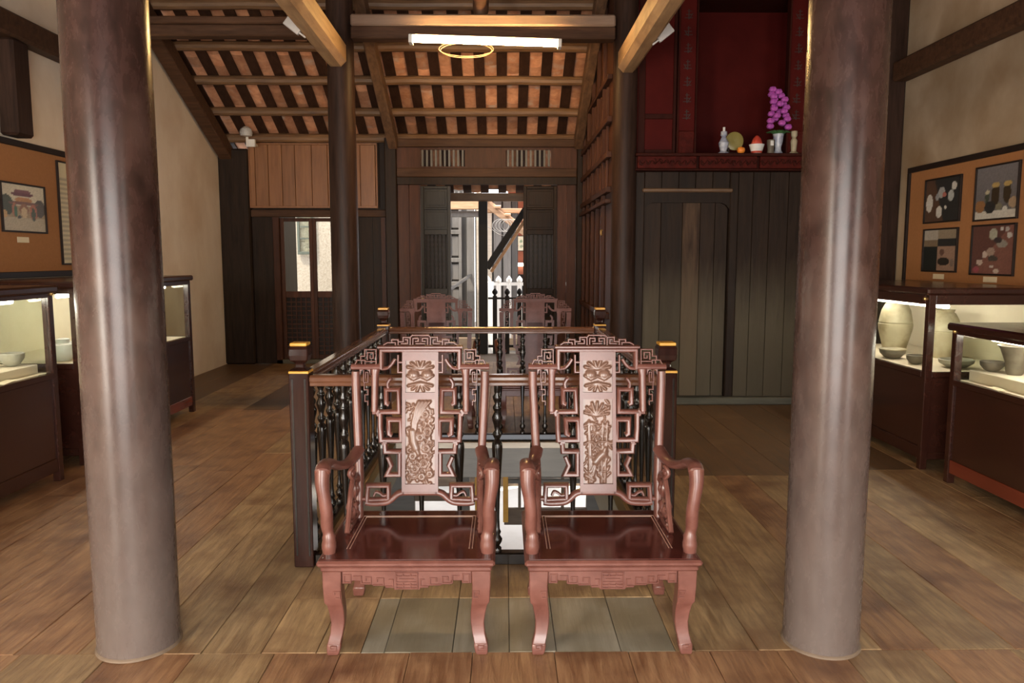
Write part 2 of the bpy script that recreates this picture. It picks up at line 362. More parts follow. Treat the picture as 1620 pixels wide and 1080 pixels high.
for XS, br in ((LX, (2.76, 5.35, 7.9)), (RX, (2.765, 5.12, 7.72))):
    for i in range(len(XS)-1):
        if XS[0] > 0: ys = [2.765, br[1]+(0 if XS[i] < 2.2 else rng.uniform(-.5, .5)), br[2], 10.95]
        else: ys = [2.76, br[1]+rng.uniform(-.9, .9), br[2]+rng.uniform(-.5, .6), 10.95]
        for a, b in zip(ys[:-1], ys[1:]): plank(XS[i], XS[i+1], a, b, pick((XS[i]+XS[i+1])/2, (a+b)/2))
xs = [-3.95]
while xs[-1] < 3.7: xs.append(xs[-1]+rng.uniform(0.22, 0.34))
xs.append(3.95)
for i in range(len(xs)-1): 
    ys = [-1.6, rng.uniform(0.3, 1.4), 2.762]
    for a, b in zip(ys[:-1], ys[1:]): plank(xs[i], xs[i+1], a, b, pick((xs[i]+xs[i+1])/2, (a+b)/2))
CXs = [-0.93, -0.72, -0.55, -0.46, -0.20, 0.02, 0.20, 0.45, 0.66, 0.735]
for i in range(len(CXs)-1):
    g = -0.56 < CXs[i] < 0.6
    plank(CXs[i], CXs[i+1], 2.762, 3.23, 'plank_grey' if g else 'plank_tan')
    plank(CXs[i], CXs[i+1], 3.23, HY0, 'plank_tan')
CXb = [-0.93, -0.66, -0.4, -0.15, 0.1, 0.33, 0.55, 0.735]
for i in range(len(CXb)-1):
    plank(CXb[i], CXb[i+1], HY1, 8.4, 'plank_tan'); plank(CXb[i], CXb[i+1], 8.4, 10.95, 'plank_tan')
# edge boards of the opening
structure(MB().box(HX0, HX1, HY1-0.034, HY1-0.002, -0.045, 0.003).build('trim_1', 'hole_beam', bevel=0.003))
structure(MB().box(HX0, HX1, HY1-0.022, HY1-0.002, -0.29, -0.046).build('trim_5', 'lower_grey', bevel=0.003))
structure(MB().box(HX0, HX0+0.05, HY0, HY1-0.035, -0.30, -0.001).build('trim_2', 'hole_side', bevel=0.003))
structure(MB().box(HX1-0.05, HX1, HY0, HY1-0.035, -0.30, -0.001).build('trim_3', 'hole_side', bevel=0.003))

# ---- plaster walls
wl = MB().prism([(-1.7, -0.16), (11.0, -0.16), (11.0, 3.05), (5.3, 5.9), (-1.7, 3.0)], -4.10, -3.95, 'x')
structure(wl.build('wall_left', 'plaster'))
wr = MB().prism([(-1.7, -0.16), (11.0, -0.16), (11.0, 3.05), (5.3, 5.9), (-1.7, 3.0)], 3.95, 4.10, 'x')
structure(wr.build('wall_right', 'plaster_right_shaded'))
# front wall behind the camera; side doorways added to hold the side lights
wf = MB()
for a, b in ((-4.1, -3.75), (-2.65, -1.2), (1.2, 2.65), (3.75, 4.1)): wf.box(a, b, -1.70, -1.58, -0.16, 2.42)
wf.box(-4.1, 4.1, -1.70, -1.58, 2.42, 3.1)
structure(wf.build('wall_front', 'partition_dark'))

structure(MB().box(1.15, 3.95, 10.80, 10.90, -0.02, 3.0).build('wall_back_room', 'partition_dark'))
# ---- roof: deck, battens, purlins and tiles
dk = MB()
def zdeck(y): return zr(y)+0.20
dk.prism([(12.1, zdeck(12.1)), (5.3, zdeck(5.3)), (-2.2, zdeck(5.3)-3.7), (-2.2, zdeck(5.3)-3.6), (5.3, zdeck(5.3)+0.12), (12.1, zdeck(12.1)+0.1)], -4.3, 4.3, 'x')
ceiling = structure(dk.build('ceiling', 'batten_wood'))
bat = [-3.83+0.272*k for k in range(19)]
slope = math.atan(0.5)
def on(y, h): return zr(y)+h
for bx in bat:
    MB().beam((bx, 7.3, on(7.3, 0.125)), (bx, 12.05, on(12.05, 0.125)), 0.125, 0.022).build('batten', 'batten_wood', ceiling)
tile = MB(); NT = 5
for i in range(NT+1):
    t = i/NT; x = (t-0.5)*0.20; z = -0.022*math.sin(math.pi*t)
    tile.v += [(x, -0.125, z), (x, 0.125, z), (x, -0.125, z+0.012), (x, 0.125, z+0.012)]
for i in range(NT):
    a = 4*i; b = a+4
    tile.f += [(a, a+1, b+1, b), (a+2, b+2, b+3, a+3), (a, b, b+2, a+2), (a+1, a+3, b+3, b+1)]
tile.f += [(0, 2, 3, 1), (4*NT, 4*NT+1, 4*NT+3, 4*NT+2)]
tme = meshof(tile, 'roof_tile', 'roof_tile', True)
spots = []
for k in range(len(bat)-1):
    mx = (bat[k]+bat[k+1])/2; y = 8.05 + rng.uniform(0, 0.15)
    while y < 12.0:
        spots.append((mx+rng.uniform(-.008, .008), y)); y += 0.165+rng.uniform(-.012, .012)
vis = sorted(spots, key=lambda s: (s[1] > 10.8, abs(s[0]+0.9)))
ind, rest = vis[:298], vis[298:]
for (x, y) in ind:
    inst(tme, 'roof_tile', ceiling, (x, y, on(y, 0.162)), (-slope-0.055+rng.uniform(-.01, .01), rng.uniform(-.02, .02), 0))
rb = MB()
for (x, y) in rest:
    R = Matrix.Rotation(-slope-0.055, 3, 'X')
    rb.addm([tuple(R @ Vector(p) + Vector((x, y, on(y, 0.162)))) for p in tile.v], tile.f)
if rest: tag(rb.build('roof_tiles', 'roof_tile', ceiling, True), kind='stuff')
for py, rr in ((7.35, .06), (7.93, .055), (8.53, 0.055), (9.10, 0.055), (9.62, 0.055), (10.17, 0.055), (10.68, 0.06)):
    for xa, xb in ((-3.93, -1.52), (-1.52, 1.08)):
        pts = [(xa+(xb-xa)*t/6, py+rng.uniform(-.006, .006), on(py, 0.055)+rng.uniform(-.006, .006)) for t in range(7)]
        MB().tube(pts, rr, 10).build('purlin', 'purlin_wood', ceiling, True)
# principal rafters under the purlins
for x, lab, wd in ((-3.84, 'sloping dark rafter along the left plaster gable wall', 0.17), (-1.50, 'sloping rafter with a pale edge left of the glowing tube lamp', 0.12),
               (1.02, 'sloping rafter beside the brown lattice side wall', 0.12)):
    y0, y1 = 7.72, 10.55
    if x < -3: y1 = 10.95
    tag(MB().beam((x, y0, on(y0, -0.10)), (x, y1, on(y1, -0.10)), wd, 0.19).build('rafter', 'beam_dark' if x < -3 else 'rafter_wood', bevel=0.012), lab, 'rafter', 'sloping roof rafters')

# ---- columns
def column(x, y, r, h, mat, label, rt=None, base=True):
    t = thing('timber_column', label, 'column', (x, y, 0), 0, 'round timber columns')
    prof = [(r*1.0, 0.0), (r*1.005, 0.3), (r*1.01, 1.0), (r*1.0, 2.0), (r*0.97, 3.0), ((rt or r*0.94), h)]
    MB().lathe(prof, 48).build('shaft', mat, t, True)
    if base: MB().lathe([(r+0.001, 0.0), (r+0.006, 0.0), (r+0.006, 0.008), (r+0.001, 0.012)], 48).build('base_ring', 'lower_wood', t, True)
    return t
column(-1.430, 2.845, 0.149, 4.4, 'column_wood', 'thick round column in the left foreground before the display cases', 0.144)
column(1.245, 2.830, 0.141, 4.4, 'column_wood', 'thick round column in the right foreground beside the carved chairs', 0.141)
column(-1.60, 7.72, 0.137, 4.3, 'column_dark', 'slimmer dark column behind the railing on the left, before the mesh door', base=False)
column(1.205, 7.72, 0.125, 4.3, 'column_dark', 'slimmer dark column at the left end of the dark plank partition', base=False)

# ---- beams
t = thing('cross_beam', 'heavy cross beam carrying the glowing tube lamp', 'beam', (0, 7.66, 3.60))
MB().box(-1.47, 1.08, -0.09, 0.09, 0.115, 0.225).build('upper_timber', 'beam_grey', t, bevel=0.015)
MB().box(-1.47, 1.08, -0.075, 0.075, 0.0, 0.115).build('lower_timber', 'beam_dark', t, bevel=0.008)
MB().lathe([(0.02, 0.0), (0.06, 0.01), (0.075, 0.05), (0.08, 0.30), (0.07, 0.50)], 16).build('king_block', 'beam_dark', t, True, loc=(-0.22, 0.0, 0.225))
t = thing('cross_beam', 'dark cross beam from the left gable wall to the slim column', 'beam', (-2.80, 7.66, 3.60))
MB().box(-1.15, 1.07, -0.09, 0.09, 0.13, 0.20).build('upper_timber', 'beam_dark', t, bevel=0.012)
MB().box(-1.15, 1.07, -0.07, 0.07, 0.02, 0.13).build('lower_timber', 'beam_dark', t, bevel=0.012)
tag(MB().beam((-1.61, 3.02, 3.56), (-1.61, 7.60, 3.45), 0.20, 0.25).build('tie_beam', 'pale_beam', bevel=0.05), 'pale tie beam running overhead from the left foreground column to the slim one', 'beam')
tag(MB().beam((1.20, 3.00, 3.40), (1.20, 7.61, 3.40), 0.19, 0.24).build('tie_beam', 'pale_beam', bevel=0.05), 'pale tie beam running overhead from the right foreground column towards the altar', 'beam')
tag(MB().box(3.80, 3.95, 2.0, 7.62, 3.21, 3.40).build('wall_beam', 'beam_dark', bevel=0.02), 'dark horizontal beam on the right plaster wall above the photo board', 'beam')
tag(MB().box(-3.95, -3.80, 2.0, 7.56, 3.21, 3.40).build('wall_beam', 'beam_dark', bevel=0.02), 'dark horizontal beam high on the left plaster wall', 'beam')
tag(MB().box(3.72, 3.95, 7.62, 7.80, 0, 4.4).build('corner_post', 'column_dark', bevel=0.02), 'dark corner post between the right plaster wall and the plank partition', 'post')
tag(MB().box(-3.95, -3.80, 6.12, 6.34, 2.46, 3.20).build('wall_post', 'column_dark', bevel=0.02), 'short dark post on the left wall above the orange photo board', 'post')
tag(MB().box(-3.95, -3.53, 10.72, 10.94, 0, 3.0).build('corner_post', 'partition_dark', bevel=0.02), 'dark corner post at the far end of the left plaster wall', 'post')

# ---- fluorescent lamp on the cross beam
t = thing('tube_lamp', 'glowing fluorescent tube lamp on the cross beam', 'lamp', (-0.175, 7.53, 3.545), 0)
t.rotation_euler = (0, math.radians(1.6), 0)
MB().box(-0.73, 0.73, -0.012, 0.050, 0.012, 0.060).build('housing', 'white_plastic', t, bevel=0.004)
MB().tube([(-0.69, -0.03, -0.005), (0.69, -0.03, -0.005)], 0.019, 12).build('tube', 'lamp_warm', t, True)
for s in (-1, 1): MB().box(s*0.71-0.018, s*0.71+0.018, -0.055, 0.05, -0.03, 0.045).build('end_cap', 'white_plastic', t, bevel=0.003)
cw = MB()
for k in range(2):
    cw.tube([(-0.37+0.27*math.cos(a)*(1-.06*k), 7.80+0.06*math.sin(a)+0.02*k, 3.56-0.055*math.sin(a)-.01*k) for a in [2*math.pi*i/28 for i in range(28)]], 0.004, 6, closed=True)
tag(cw.build('cable_coil', 'outer_wood', None, True), 'loose coil of thin cable hanging below the tube lamp', 'cable')
def bracket(x, y, z, rz, tilt, lab):
    t = thing('metal_fixture', lab, 'fixture', (x, y, z), rz, 'grey fixtures on the tie beams')
    R = Matrix.Rotation(tilt, 3, 'Y')
    MB().cbox((0, 0, 0), (0.15, 0.04, 0.10), R).build('body', 'grey_metal', t, bevel=0.005)
    for k in (-0.025, 0.025):
        p = R @ Vector((0.10, 0, k)); MB().cbox(p, (0.07, 0.02, 0.014), R).build('prong', 'grey_metal', t, bevel=0.002)
bracket(-1.735, 6.55, 3.42, 0, math.radians(38), 'small grey metal fixture on the left pale tie beam')
bracket(1.335, 6.55, 3.37, math.pi, math.radians(38), 'small grey metal fixture on the right pale tie beam')

# ---- security camera above the orange boards
t = thing('security_camera', 'small white security camera above the orange board screen', 'camera', (-3.42, 10.48, 2.99))
MB().box(-0.05, -0.02, 0.0, 0.03, 0.0, 0.13).box(-0.02, 0.07, 0.0, 0.05, 0.0, 0.10).box(0.01, 0.04, 0.05, 0.228, 0.03, 0.06).build('bracket', 'white_plastic', t, bevel=0.004)
MB().lathe([(0.02, 0), (0.075, 0.01), (0.085, 0.05), (0.07, 0.10), (0.03, 0.13)], 16).build('dome', 'grey_metal', t, True, loc=(-0.035, -0.02, 0.13))
for k in range(7):
    a = 2*math.pi*k/7; MB().lathe([(0.002, 0), (0.010, 0.003), (0.002, 0.008)], 8).build('led', 'white_card', t, True, loc=(-0.035+0.05*math.cos(a), -0.10, 0.185+0.035*math.sin(a)))

# ================================================================== LEFT BACK PARTITION (Y = 10.8)
wb = sroot('wall_back_left', (0, 10.8, 0))
MB().box(-3.53, -3.24, 0.0, 0.05, 0, 2.12).build('board', 'partition_dark', wb)
MB().box(-3.24, -3.15, -0.03, 0.07, 0, 2.12).build('jamb', 'panel_brown', wb, bevel=0.006)
MB().box(-2.30, -2.22, -0.03, 0.07, 0, 2.12).build('jamb', 'panel_brown', wb, bevel=0.006)
for k in range(3): MB().box(-2.22+k*.19, -2.22+k*.19+.185, 0.0, 0.05, 0, 2.12).build('board', 'partition_dark', wb)
MB().box(-3.53, -1.62, -0.05, 0.08, 2.07, 2.17).build('lintel', 'beam_dark', wb, bevel=0.008)
MB().box(-3.53, -1.62, 0.04, 0.08, 2.17, 3.10).build('upper_board', 'partition_dark', wb)
MB().box(-3.24, -2.22, -0.03, 0.08, 0, 0.06).build('sill', 'sill_grey', wb, bevel=0.006)
tag(MB().box(-1.71, -1.655, 10.70, 10.73, 0.0, 2.06).build('cover_strip', 'panel_brown'), 'thin upright brown strip right of the mesh door behind the slim column', 'strip')
t = thing('board_screen', 'orange wooden board screen above the mesh door', 'screen', (-2.637, 10.72, 2.19))
bxs = [-0.875, -0.80, -0.62, -0.43, -0.25, -0.02, 0.20, 0.43, 0.65, 0.86]
for a, b in zip(bxs[:-1], bxs[1:]): MB().box(a+.003, b-.003, 0.0, 0.022, 0.03, 0.86).build('board', 'board_orange', t, bevel=0.003)
MB().box(-0.885, 0.885, -0.012, 0.03, 0.0, 0.03).box(-0.885, 0.885, -0.012, 0.03, 0.86, 0.885).box(-0.885, -0.868, -0.012, 0.03, 0.03, 0.86).box(0.868, 0.885, -0.012, 0.03, 0.03, 0.86).build('edge_frame', 'board_orange', t, bevel=0.002)
# the two mesh door leaves
dot = MB().lathe([(0.0, -0.006), (0.021, -0.006), (0.021, 0.006), (0.0, 0.006)], 8).mapv(lambda x, y, z: (x, z, y))
dme = meshof(dot, 'lattice_disc', 'frame_black')
def mesh_leaf(name, x0, x1):
    d = sroot(name, (x0, 10.83, 0.06)); W = x1-x0; fw = 0.05
    MB().box(0, fw, 0, 0.04, 0, 2.0).build('stile', 'panel_brown', d, bevel=0.004); MB().box(W-fw, W, 0, 0.04, 0, 2.0).build('stile', 'panel_brown', d, bevel=0.004)
    for z0, z1 in ((0, .06), (.88, .97), (1.95, 2.0)): MB().box(fw, W-fw, 0.002, 0.038, z0, z1).build('rail', 'panel_brown', d, bevel=0.004)
    # lower lattice: slats both ways in front of a dark backing
    MB().box(fw, W-fw, 0.034, 0.038, 0.06, 0.88).build('backing', 'frame_black', d)
    n = max(3, int((W-2*fw)/0.062))
    for k in range(1, n): MB().box(fw+(W-2*fw)*k/n-.008, fw+(W-2*fw)*k/n+.008, 0.010, 0.024, 0.06, 0.88).build('lattice_slat', 'panel_brown', d)
    for k in range(1, 13): MB().box(fw, W-fw, 0.006, 0.020, 0.06+0.82*k/13-.008, 0.06+0.82*k/13+.008).build('lattice_slat', 'panel_brown', d)
    return d
mesh_leaf('door_1', -3.15, -2.70); mesh_leaf('door_2', -2.70, -2.30)
# passage behind: dark board standing in for the unlit interior, stucco wall with a little green window
structure(MB().box(-4.1, -1.7, 13.2, 13.35, -0.2, 3.0).build('wall_passage', 'stucco_white'))
structure(MB().box(-3.5, -3.30, 11.2, 12.2, 0, 2.3).build('trim_4', 'partition_dark'))
structure(MB().box(-4.1, -1.4, 10.95, 13.2, -0.16, -0.02).build('floor_passage', 'lower_wood'))
structure(MB().box(-1.42, -1.36, 10.95, 13.2, -0.02, 2.6).build('wall_passage_side', 'partition_dark'))
g = sroot('window_1', (-3.40, 13.18, 1.56))
MB().box(-0.14, 0.14, -0.03, 0.0, 0.0, 0.05).box(-0.14, -0.10, -0.03, 0, 0.05, 0.9).box(0.10, 0.14, -0.03, 0, 0.05, 0.9).build('frame', 'shutter_green', g, bevel=0.003)
for k in range(3): MB().box(-0.10, 0.10, -0.022, -0.004, 0.26+0.2*k, 0.285+0.2*k).build('bar', 'shutter_green', g)
MB().box(-0.10, 0.10, -0.012, -0.006, 0.05, 0.9).build('pane', 'glass', g)

# ================================================================== CENTRE DOOR WALL (Y = 10.6)
wc = sroot('wall_back_centre', (0, 10.6, 0))
MB().box(-1.62, -1.46, -0.08, 0.10, 0, 3.12).build('post', 'partition_dark', wc, bevel=0.012)
MB().box(1.00, 1.14, -0.08, 0.10, 0, 3.12).build('post', 'partition_dark', wc, bevel=0.012)
MB().box(-1.46, 1.00, -0.06, 0.08, 3.00, 3.11).build('wall_plate', 'beam_dark', wc, bevel=0.01)
MB().box(-1.46, 1.00, -0.05, 0.06, 2.60, 2.72).build('lintel', 'beam_dark', wc, bevel=0.008)
MB().box(-1.46, 1.00, -0.03, 0.04, 2.50, 2.60).build('lintel_board', 'partition_dark', wc, bevel=0.004)
SL = ((-1.14, -0.53), (0.03, 0.65))
for a, b in ((-1.46, -1.14), (-0.53, 0.03), (0.65, 1.00)): MB().box(a, b, -0.012, 0.02, 2.72, 3.00).build('transom_board', 'panel_brown', wc)
for a, b in SL:
    for z0, z1 in ((2.72, 2.745), (2.965, 3.0)): MB().box(a, b, -0.012, 0.02, z0, z1).build('slat_rail', 'panel_brown', wc)
    for k in range(10):
        x = a+(b-a)*(k+0.5)/10; MB().box(x-0.014, x+0.014, -0.018, 0.018, 2.745, 2.965).build('slat', 'outer_grey', wc, bevel=0.003)
for a, b in ((-1.46, -1.30), (-1.30, -1.145), (0.735, 0.87), (0.87, 1.00)):
    MB().box(a, b-.004, 0.0, 0.04, 0, 2.50).build('side_board', 'panel_brown', wc, bevel=0.004)
spi = MB().lathe([(0.006, 0)] + [((0.013 if i % 2 else 0.006), 0.0 + 0.0295*i) for i in range(1, 22)] + [(0.006, 0.649)], 8)
spme = meshof(spi, 'spindle', 'door_slate', True, 80)
def leaf(name, x0, x1, mat, y):
    d = sroot(name, (x0, y, 0.02)); W = x1-x0; fw = 0.045
    for a in (0, W-fw): MB().box(a, a+fw, 0, 0.045, 0, 2.46).build('stile', mat, d, bevel=0.005)
    for z0, z1 in ((0, .10), (.58, .66), (.98, 1.06), (1.80, 1.87), (2.14, 2.17), (2.42, 2.46)):
        MB().box(fw, W-fw, 0.003, 0.042, z0, z1).build('rail', mat, d, bevel=0.005)
    MB().box(W/2-.02, W/2+.02, 0.003, 0.042, 0.10, 0.58).build('muntin', mat, d, bevel=0.005)
    for a, b, z0, z1 in ((fw, W/2-.02, .10, .58), (W/2+.02, W-fw, .10, .58), (fw, W-fw, .66, .98), (fw, W-fw, 2.17, 2.42), (fw, W-fw, 1.87, 2.14)):
        MB().box(a, b, 0.020, 0.030, z0, z1).box(a+.03, b-.03, 0.012, 0.020, z0+.03, z1-.03).build('panel', mat, d, bevel=0.003)
    MB().box(fw, W-fw, 0.036, 0.042, 1.06, 1.80).build('backing_panel', 'frame_black', d)
    n = 6; ih = 0.74
    for k in range(n): inst(spme, 'spindle', d, (fw+(W-2*fw)*(k+.5)/n, 0.022, 1.06), scale=(1, 1, ih/0.649))
    return d
leaf('door_3', -1.14, -0.73, 'door_slate', 10.55)
leaf('door_4', 0.27, 0.73, 'partition_dark', 10.55)
dlk = thing('door_lock', 'small brass lock on the edge of the left door leaf', 'lock', (-1.12, 10.535, 0.90))
MB().box(-0.02, 0.02, -0.01, 0.01, 0, 0.05).build('body', 'brass', dlk, bevel=0.003)
MB().tube([(-0.013, 0, 0.05), (-0.013, 0, 0.075), (0.013, 0, 0.075), (0.013, 0, 0.05)], 0.004, 6).build('shackle', 'grey_metal', dlk, True)

# ================================================================== LATTICE SIDE WALL (X = 1.10)
ws = sroot('wall_side', (1.10, 0, 0))
def lat(name, y0, y1, z0, z1, x0=-0.03, x1=0.03, mat='panel_brown', bev=0.004): return MB().box(x0, x1, y0, y1, z0, z1).build(name, mat, ws, bevel=bev)
ysl = [7.86, 8.35, 8.85, 9.35, 9.85, 10.35, 10.5]
for a, b in zip(ysl[:-1], ysl[1:]): MB().box(0.0, 0.02, a, b, 0, zr((a+b)/2)-0.1).build('board', 'panel_brown', ws)
for y in ysl[1:-1]: lat('stile', y-.03, y+.03, 0, zr(y)-0.12, -0.04, 0.0)
for z in (0.9, 2.20, 2.55, 2.90): lat('rail', 7.86, 10.5, z-.03, z+.03, -0.055, -0.001)
lat('rail', 7.86, 9.7, 3.29, 3.34, -0.055, -0.001)
lat('ledge', 7.86, 10.5, 2.06, 2.10, -0.07, -0.001)
for a, b in zip(ysl[:-2], ysl[1:-1]):
    m_ = (a+b)/2
    for z0, z1 in ((2.23, 2.52), (2.58, 2.87), (2.93, 3.26)):
        if zr(m_)-.15 > z1: lat('muntin', m_-.012, m_+.012, z0, z1, -0.03, 0.0)
tag(MB().tube([(1.055, 8.22, 1.80), (1.045, 8.215, 1.79), (1.045, 8.215, 1.76), (1.05, 8.22, 1.745)], 0.012, 8).build('brass_hook', 'brass', None, True), 'small yellow brass hook on the side wall by the slim column', 'hook')

# ================================================================== RIGHT PLANK PARTITION AND ALTAR (Y = 7.75)
wp = sroot('wall_back_right', (0, 7.75, 0))
for a, b, mt in ((1.42, 1.60, 'partition'), (1.60, 1.82, 'partition'), (1.82, 2.00, 'partition_pale'), (2.00, 2.15, 'partition'), (2.15, 2.28, 'partition')):
    MB().box(a+.002, b-.002, 0.04, 0.07, 0.07, 2.06).build('plank', mt, wp, bevel=0.003)
MB().box(1.30, 1.42, -0.02, 0.08, 0, 2.36).build('jamb', 'partition_dark', wp, bevel=0.01)
MB().box(2.28, 2.37, -0.02, 0.08, 0.0, 2.36).build('jamb', 'partition_dark', wp, bevel=0.01)
MB().prism([(1.42, 2.16), (1.42, 1.99), (1.45, 2.03), (1.50, 2.055), (2.20, 2.055), (2.25, 2.03), (2.28, 1.99), (2.28, 2.16)], -0.01, 0.08, 'y').build('door_head', 'partition_dark', wp)
MB().box(1.39, 2.30, -0.055, -0.015, 2.155, 2.195).build('ledge', 'purlin_wood', wp, bevel=0.01)
x = 1.42
while x < 2.27: MB().box(x+.002, min(x+.172, 2.28)-.002, 0.0, 0.04, 2.16, 2.36).build('plank', 'partition_dark', wp, bevel=0.003); x += .172
x = 2.37
while x < 3.7:
    wd = rng.choice((.15, .17, .19)); MB().box(x+.002, min(x+wd, 3.74)-.002, rng.uniform(0, .006), 0.04, 0.07, 2.36).build('plank', 'partition', wp, bevel=0.003); x += wd
MB().box(1.30, 3.74, -0.09, 0.09, 0.0, 0.075).build('sill', 'sill_grey', wp, bevel=0.01)
# altar above
al = thing('altar_alcove', 'dark red lacquered altar alcove above the plank partition', 'altar', (0, 7.75, 2.36))
MB().box(1.30, 3.72, -0.17, 0.60, 0.135, 0.165).box(1.30, 3.72, -0.13, 0.60, 0.0, 0.02).build('shelf', 'red_brown', al, bevel=0.006)
for a, b in ((1.32, 1.90), (1.93, 2.50), (2.53, 3.10), (3.13, 3.70)): 
    MB().box(a, b, -0.15, -0.11, 0.02, 0.135).build('frieze_panel', 'red_carved', al, bevel=0.004)
    fz = MB(); n = 9
    for k in range(n):
        cx = a+(b-a)*(k+.5)/n; r = 0.022
        fz.tube([(cx+r*q*math.cos(5*q+k), -0.152, 0.078+r*1.4*q*math.sin(5*q+k)) for q in (0.2, .4, .6, .8, 1, 1.15)], 0.006, 5)
    fz.tube([(a+(b-a)*q/30, -0.151, 0.078+0.02*math.sin(q*1.9)) for q in range(31)], 0.005, 5)
    fz.build('scroll_carving', 'red_brown', al, True)
MB().box(1.31, 3.71, -0.105, -0.09, 0.021, 0.134).build('frieze_backing', 'red_brown', al)
MB().box(1.30, 3.72, 0.58, 0.62, 0.165, 2.2).build('back_board', 'red_lacquer', al)
MB().box(1.30, 1.34, 0.0, 0.58, 0.165, 2.2).box(3.68, 3.72, 0.0, 0.58, 0.165, 2.2).build('side_board', 'red_lacquer', al)
# left panelled leaf
MB().box(1.34, 1.41, 0.0, 0.04, 0.165, 1.85).box(1.69, 1.72, 0.0, 0.04, 0.165, 1.85).build('leaf_stile', 'red_brown', al, bevel=0.004)
for z0, z1 in ((.165, .22), (.52, .57), (1.80, 1.85)): MB().box(1.41, 1.69, 0.0, 0.04, z0, z1).build('leaf_rail', 'red_brown', al, bevel=0.004)
MB().box(1.41, 1.69, 0.02, 0.03, .22, .52).build('leaf_panel', 'red_lacquer', al); MB().box(1.41, 1.69, 0.02, 0.03, .57, 1.80).build('leaf_panel', 'red_lacquer', al)
# couplet pillars with dark characters
for px in (1.735, 2.83):
    p = MB().box(px, px+.17, -0.02, 0.05, 0.165, 1.9).build('couplet_board', 'red_lacquer', al, bevel=0.006)
    MB().box(px-.012, px+.004, -0.04, 0.06, 0.165, 2.0).box(px+.166, px+.182, -0.04, 0.06, 0.165, 2.0).build('couplet_edge', 'red_brown', al, bevel=0.003)
    MB().box(px+.005, px+.165, -0.045, -0.02, 0.165, 0.40).build('foot_carving', 'red_carved', al, bevel=0.01)
    ch = MB(); r2 = random.Random(int(px*100))
    for k in range(7):
        zc = 0.56+0.16*k; xc = px+.085
        for q in range(3): ch.box(xc-.04+.012*q, xc+.04-.008*q, -0.0225, -0.0205, zc-.04+.032*q, zc-.034+.032*q)
        ch.box(xc-.004, xc+.004, -0.0228, -0.0206, zc-.05, zc+.045)
        s_ = r2.choice((-1, 1)); ch.cbox((xc+s_*.022, -0.0216, zc-.02), (0.007, 0.0016, 0.06), Matrix.Rotation(s_*.6, 3, 'Y'))
    ch.build('character_strokes', 'ink', p)
MB().box(1.30, 3.72, -0.05, 0.60, 1.72, 2.05).build('head_board', 'red_brown', al)
MB().box(3.03, 3.68, 0.0, 0.04, 0.165, 1.85).build('leaf_panel', 'red_brown', al)
# things on the altar shelf (top at z = 2.525)
AZ = 2.525
def altar_thing(name, label, cat, x, y=7.68): return thing(name, label, cat, (x, y, AZ))
t = altar_thing('candle_holder', 'pale blue and white porcelain candle holder at the left of the altar shelf', 'candlestick', 2.185)
MB().lathe([(0.05, 0), (0.055, 0.012), (0.03, 0.03), (0.045, 0.08), (0.05, 0.11), (0.028, 0.15), (0.02, 0.17), (0.033, 0.185), (0.03, 0.22), (0.0, 0.222)], 16).build('body', 'blue_china', t, True)
MB().lathe([(0.012, 0.22), (0.012, 0.262), (0.0, 0.264)], 10).build('candle', 'white_china', t, True)
t = altar_thing('gong_plate', 'olive glazed round plate on a dark stand on the altar shelf', 'plate', 2.305, 7.74)
MB().lathe([(0.0, 0), (0.085, 0.006), (0.09, 0.018), (0.085, 0.02), (0.0, 0.012)], 24).mapv(lambda x, y, z: (x, -z, y+0.135)).build('plate', 'olive_glaze', t, True)
MB().box(-0.09, 0.09, -0.05, 0.06, 0, 0.02).box(-0.07, -0.05, -0.03, 0.01, 0.02, 0.07).box(0.05, 0.07, -0.03, 0.01, 0.02, 0.07).build('stand', 'frame_black', t, bevel=0.003)
tag(MB().lathe([(0.0, 0), (0.02, 0.003), (0.036, 0.02), (0.04, 0.038), (0.034, 0.058), (0.015, 0.068), (0.0, 0.066)], 16).build('orange', 'orange_fruit', None, True, loc=(2.352, 7.655, AZ)), 'bright orange fruit in front of the olive plate', 'orange')
t = altar_thing('offering_bowl', 'white bowl with red print in the middle of the altar shelf', 'bowl', 2.515)
MB().lathe([(0.045, 0), (0.05, 0.01), (0.062, 0.05), (0.075, 0.095), (0.07, 0.095), (0.05, 0.05), (0.0, 0.04)], 20).build('bowl', 'white_china', t, True)
MB().lathe([(0.0485, 0.008), (0.0525, 0.012), (0.0565, 0.028), (0.054, 0.03)], 20).build('red_band', 'red_paint', t, True)
MB().lathe([(0.045, 0.07), (0.055, 0.10), (0.04, 0.15), (0.015, 0.18), (0.0, 0.185)], 12).build('red_cone', 'red_paint', t, True)
t = altar_thing('small_cup', 'small dark cup with a pale front left of the flower vase', 'cup', 2.655)
MB().lathe([(0.032, 0), (0.034, 0.01), (0.03, 0.05), (0.036, 0.10), (0.038, 0.14), (0.033, 0.14), (0.026, 0.05), (0.0, 0.03)], 14).build('body', 'dark_pottery', t, True)
MB().box(-0.016, 0.016, -0.0425, -0.036, 0.08, 0.13).build('patch', 'white_china', t, bevel=0.004)
t = altar_thing('flower_vase', 'white vase of purple flowers at the right of the altar shelf', 'vase', 2.735, 7.70)
MB().lathe([(0.045, 0), (0.05, 0.01), (0.033, 0.04), (0.03, 0.07), (0.045, 0.13), (0.05, 0.18), (0.055, 0.20), (0.047, 0.20), (0.0, 0.16)], 16).build('vase', 'blue_china', t, True)
r3 = random.Random(3)
lf = MB()
for k in range(10):
    a = 2*math.pi*k/10; lf.tube([(0.03*math.cos(a), 0.03*math.sin(a), 0.19), (0.075*math.cos(a), 0.06*math.sin(a), 0.225), (0.125*math.cos(a), 0.08*math.sin(a), 0.215)], [0.012, 0.028, 0.004], 6, 0.35)
lf.build('leaves', 'leaf_green', t, True)
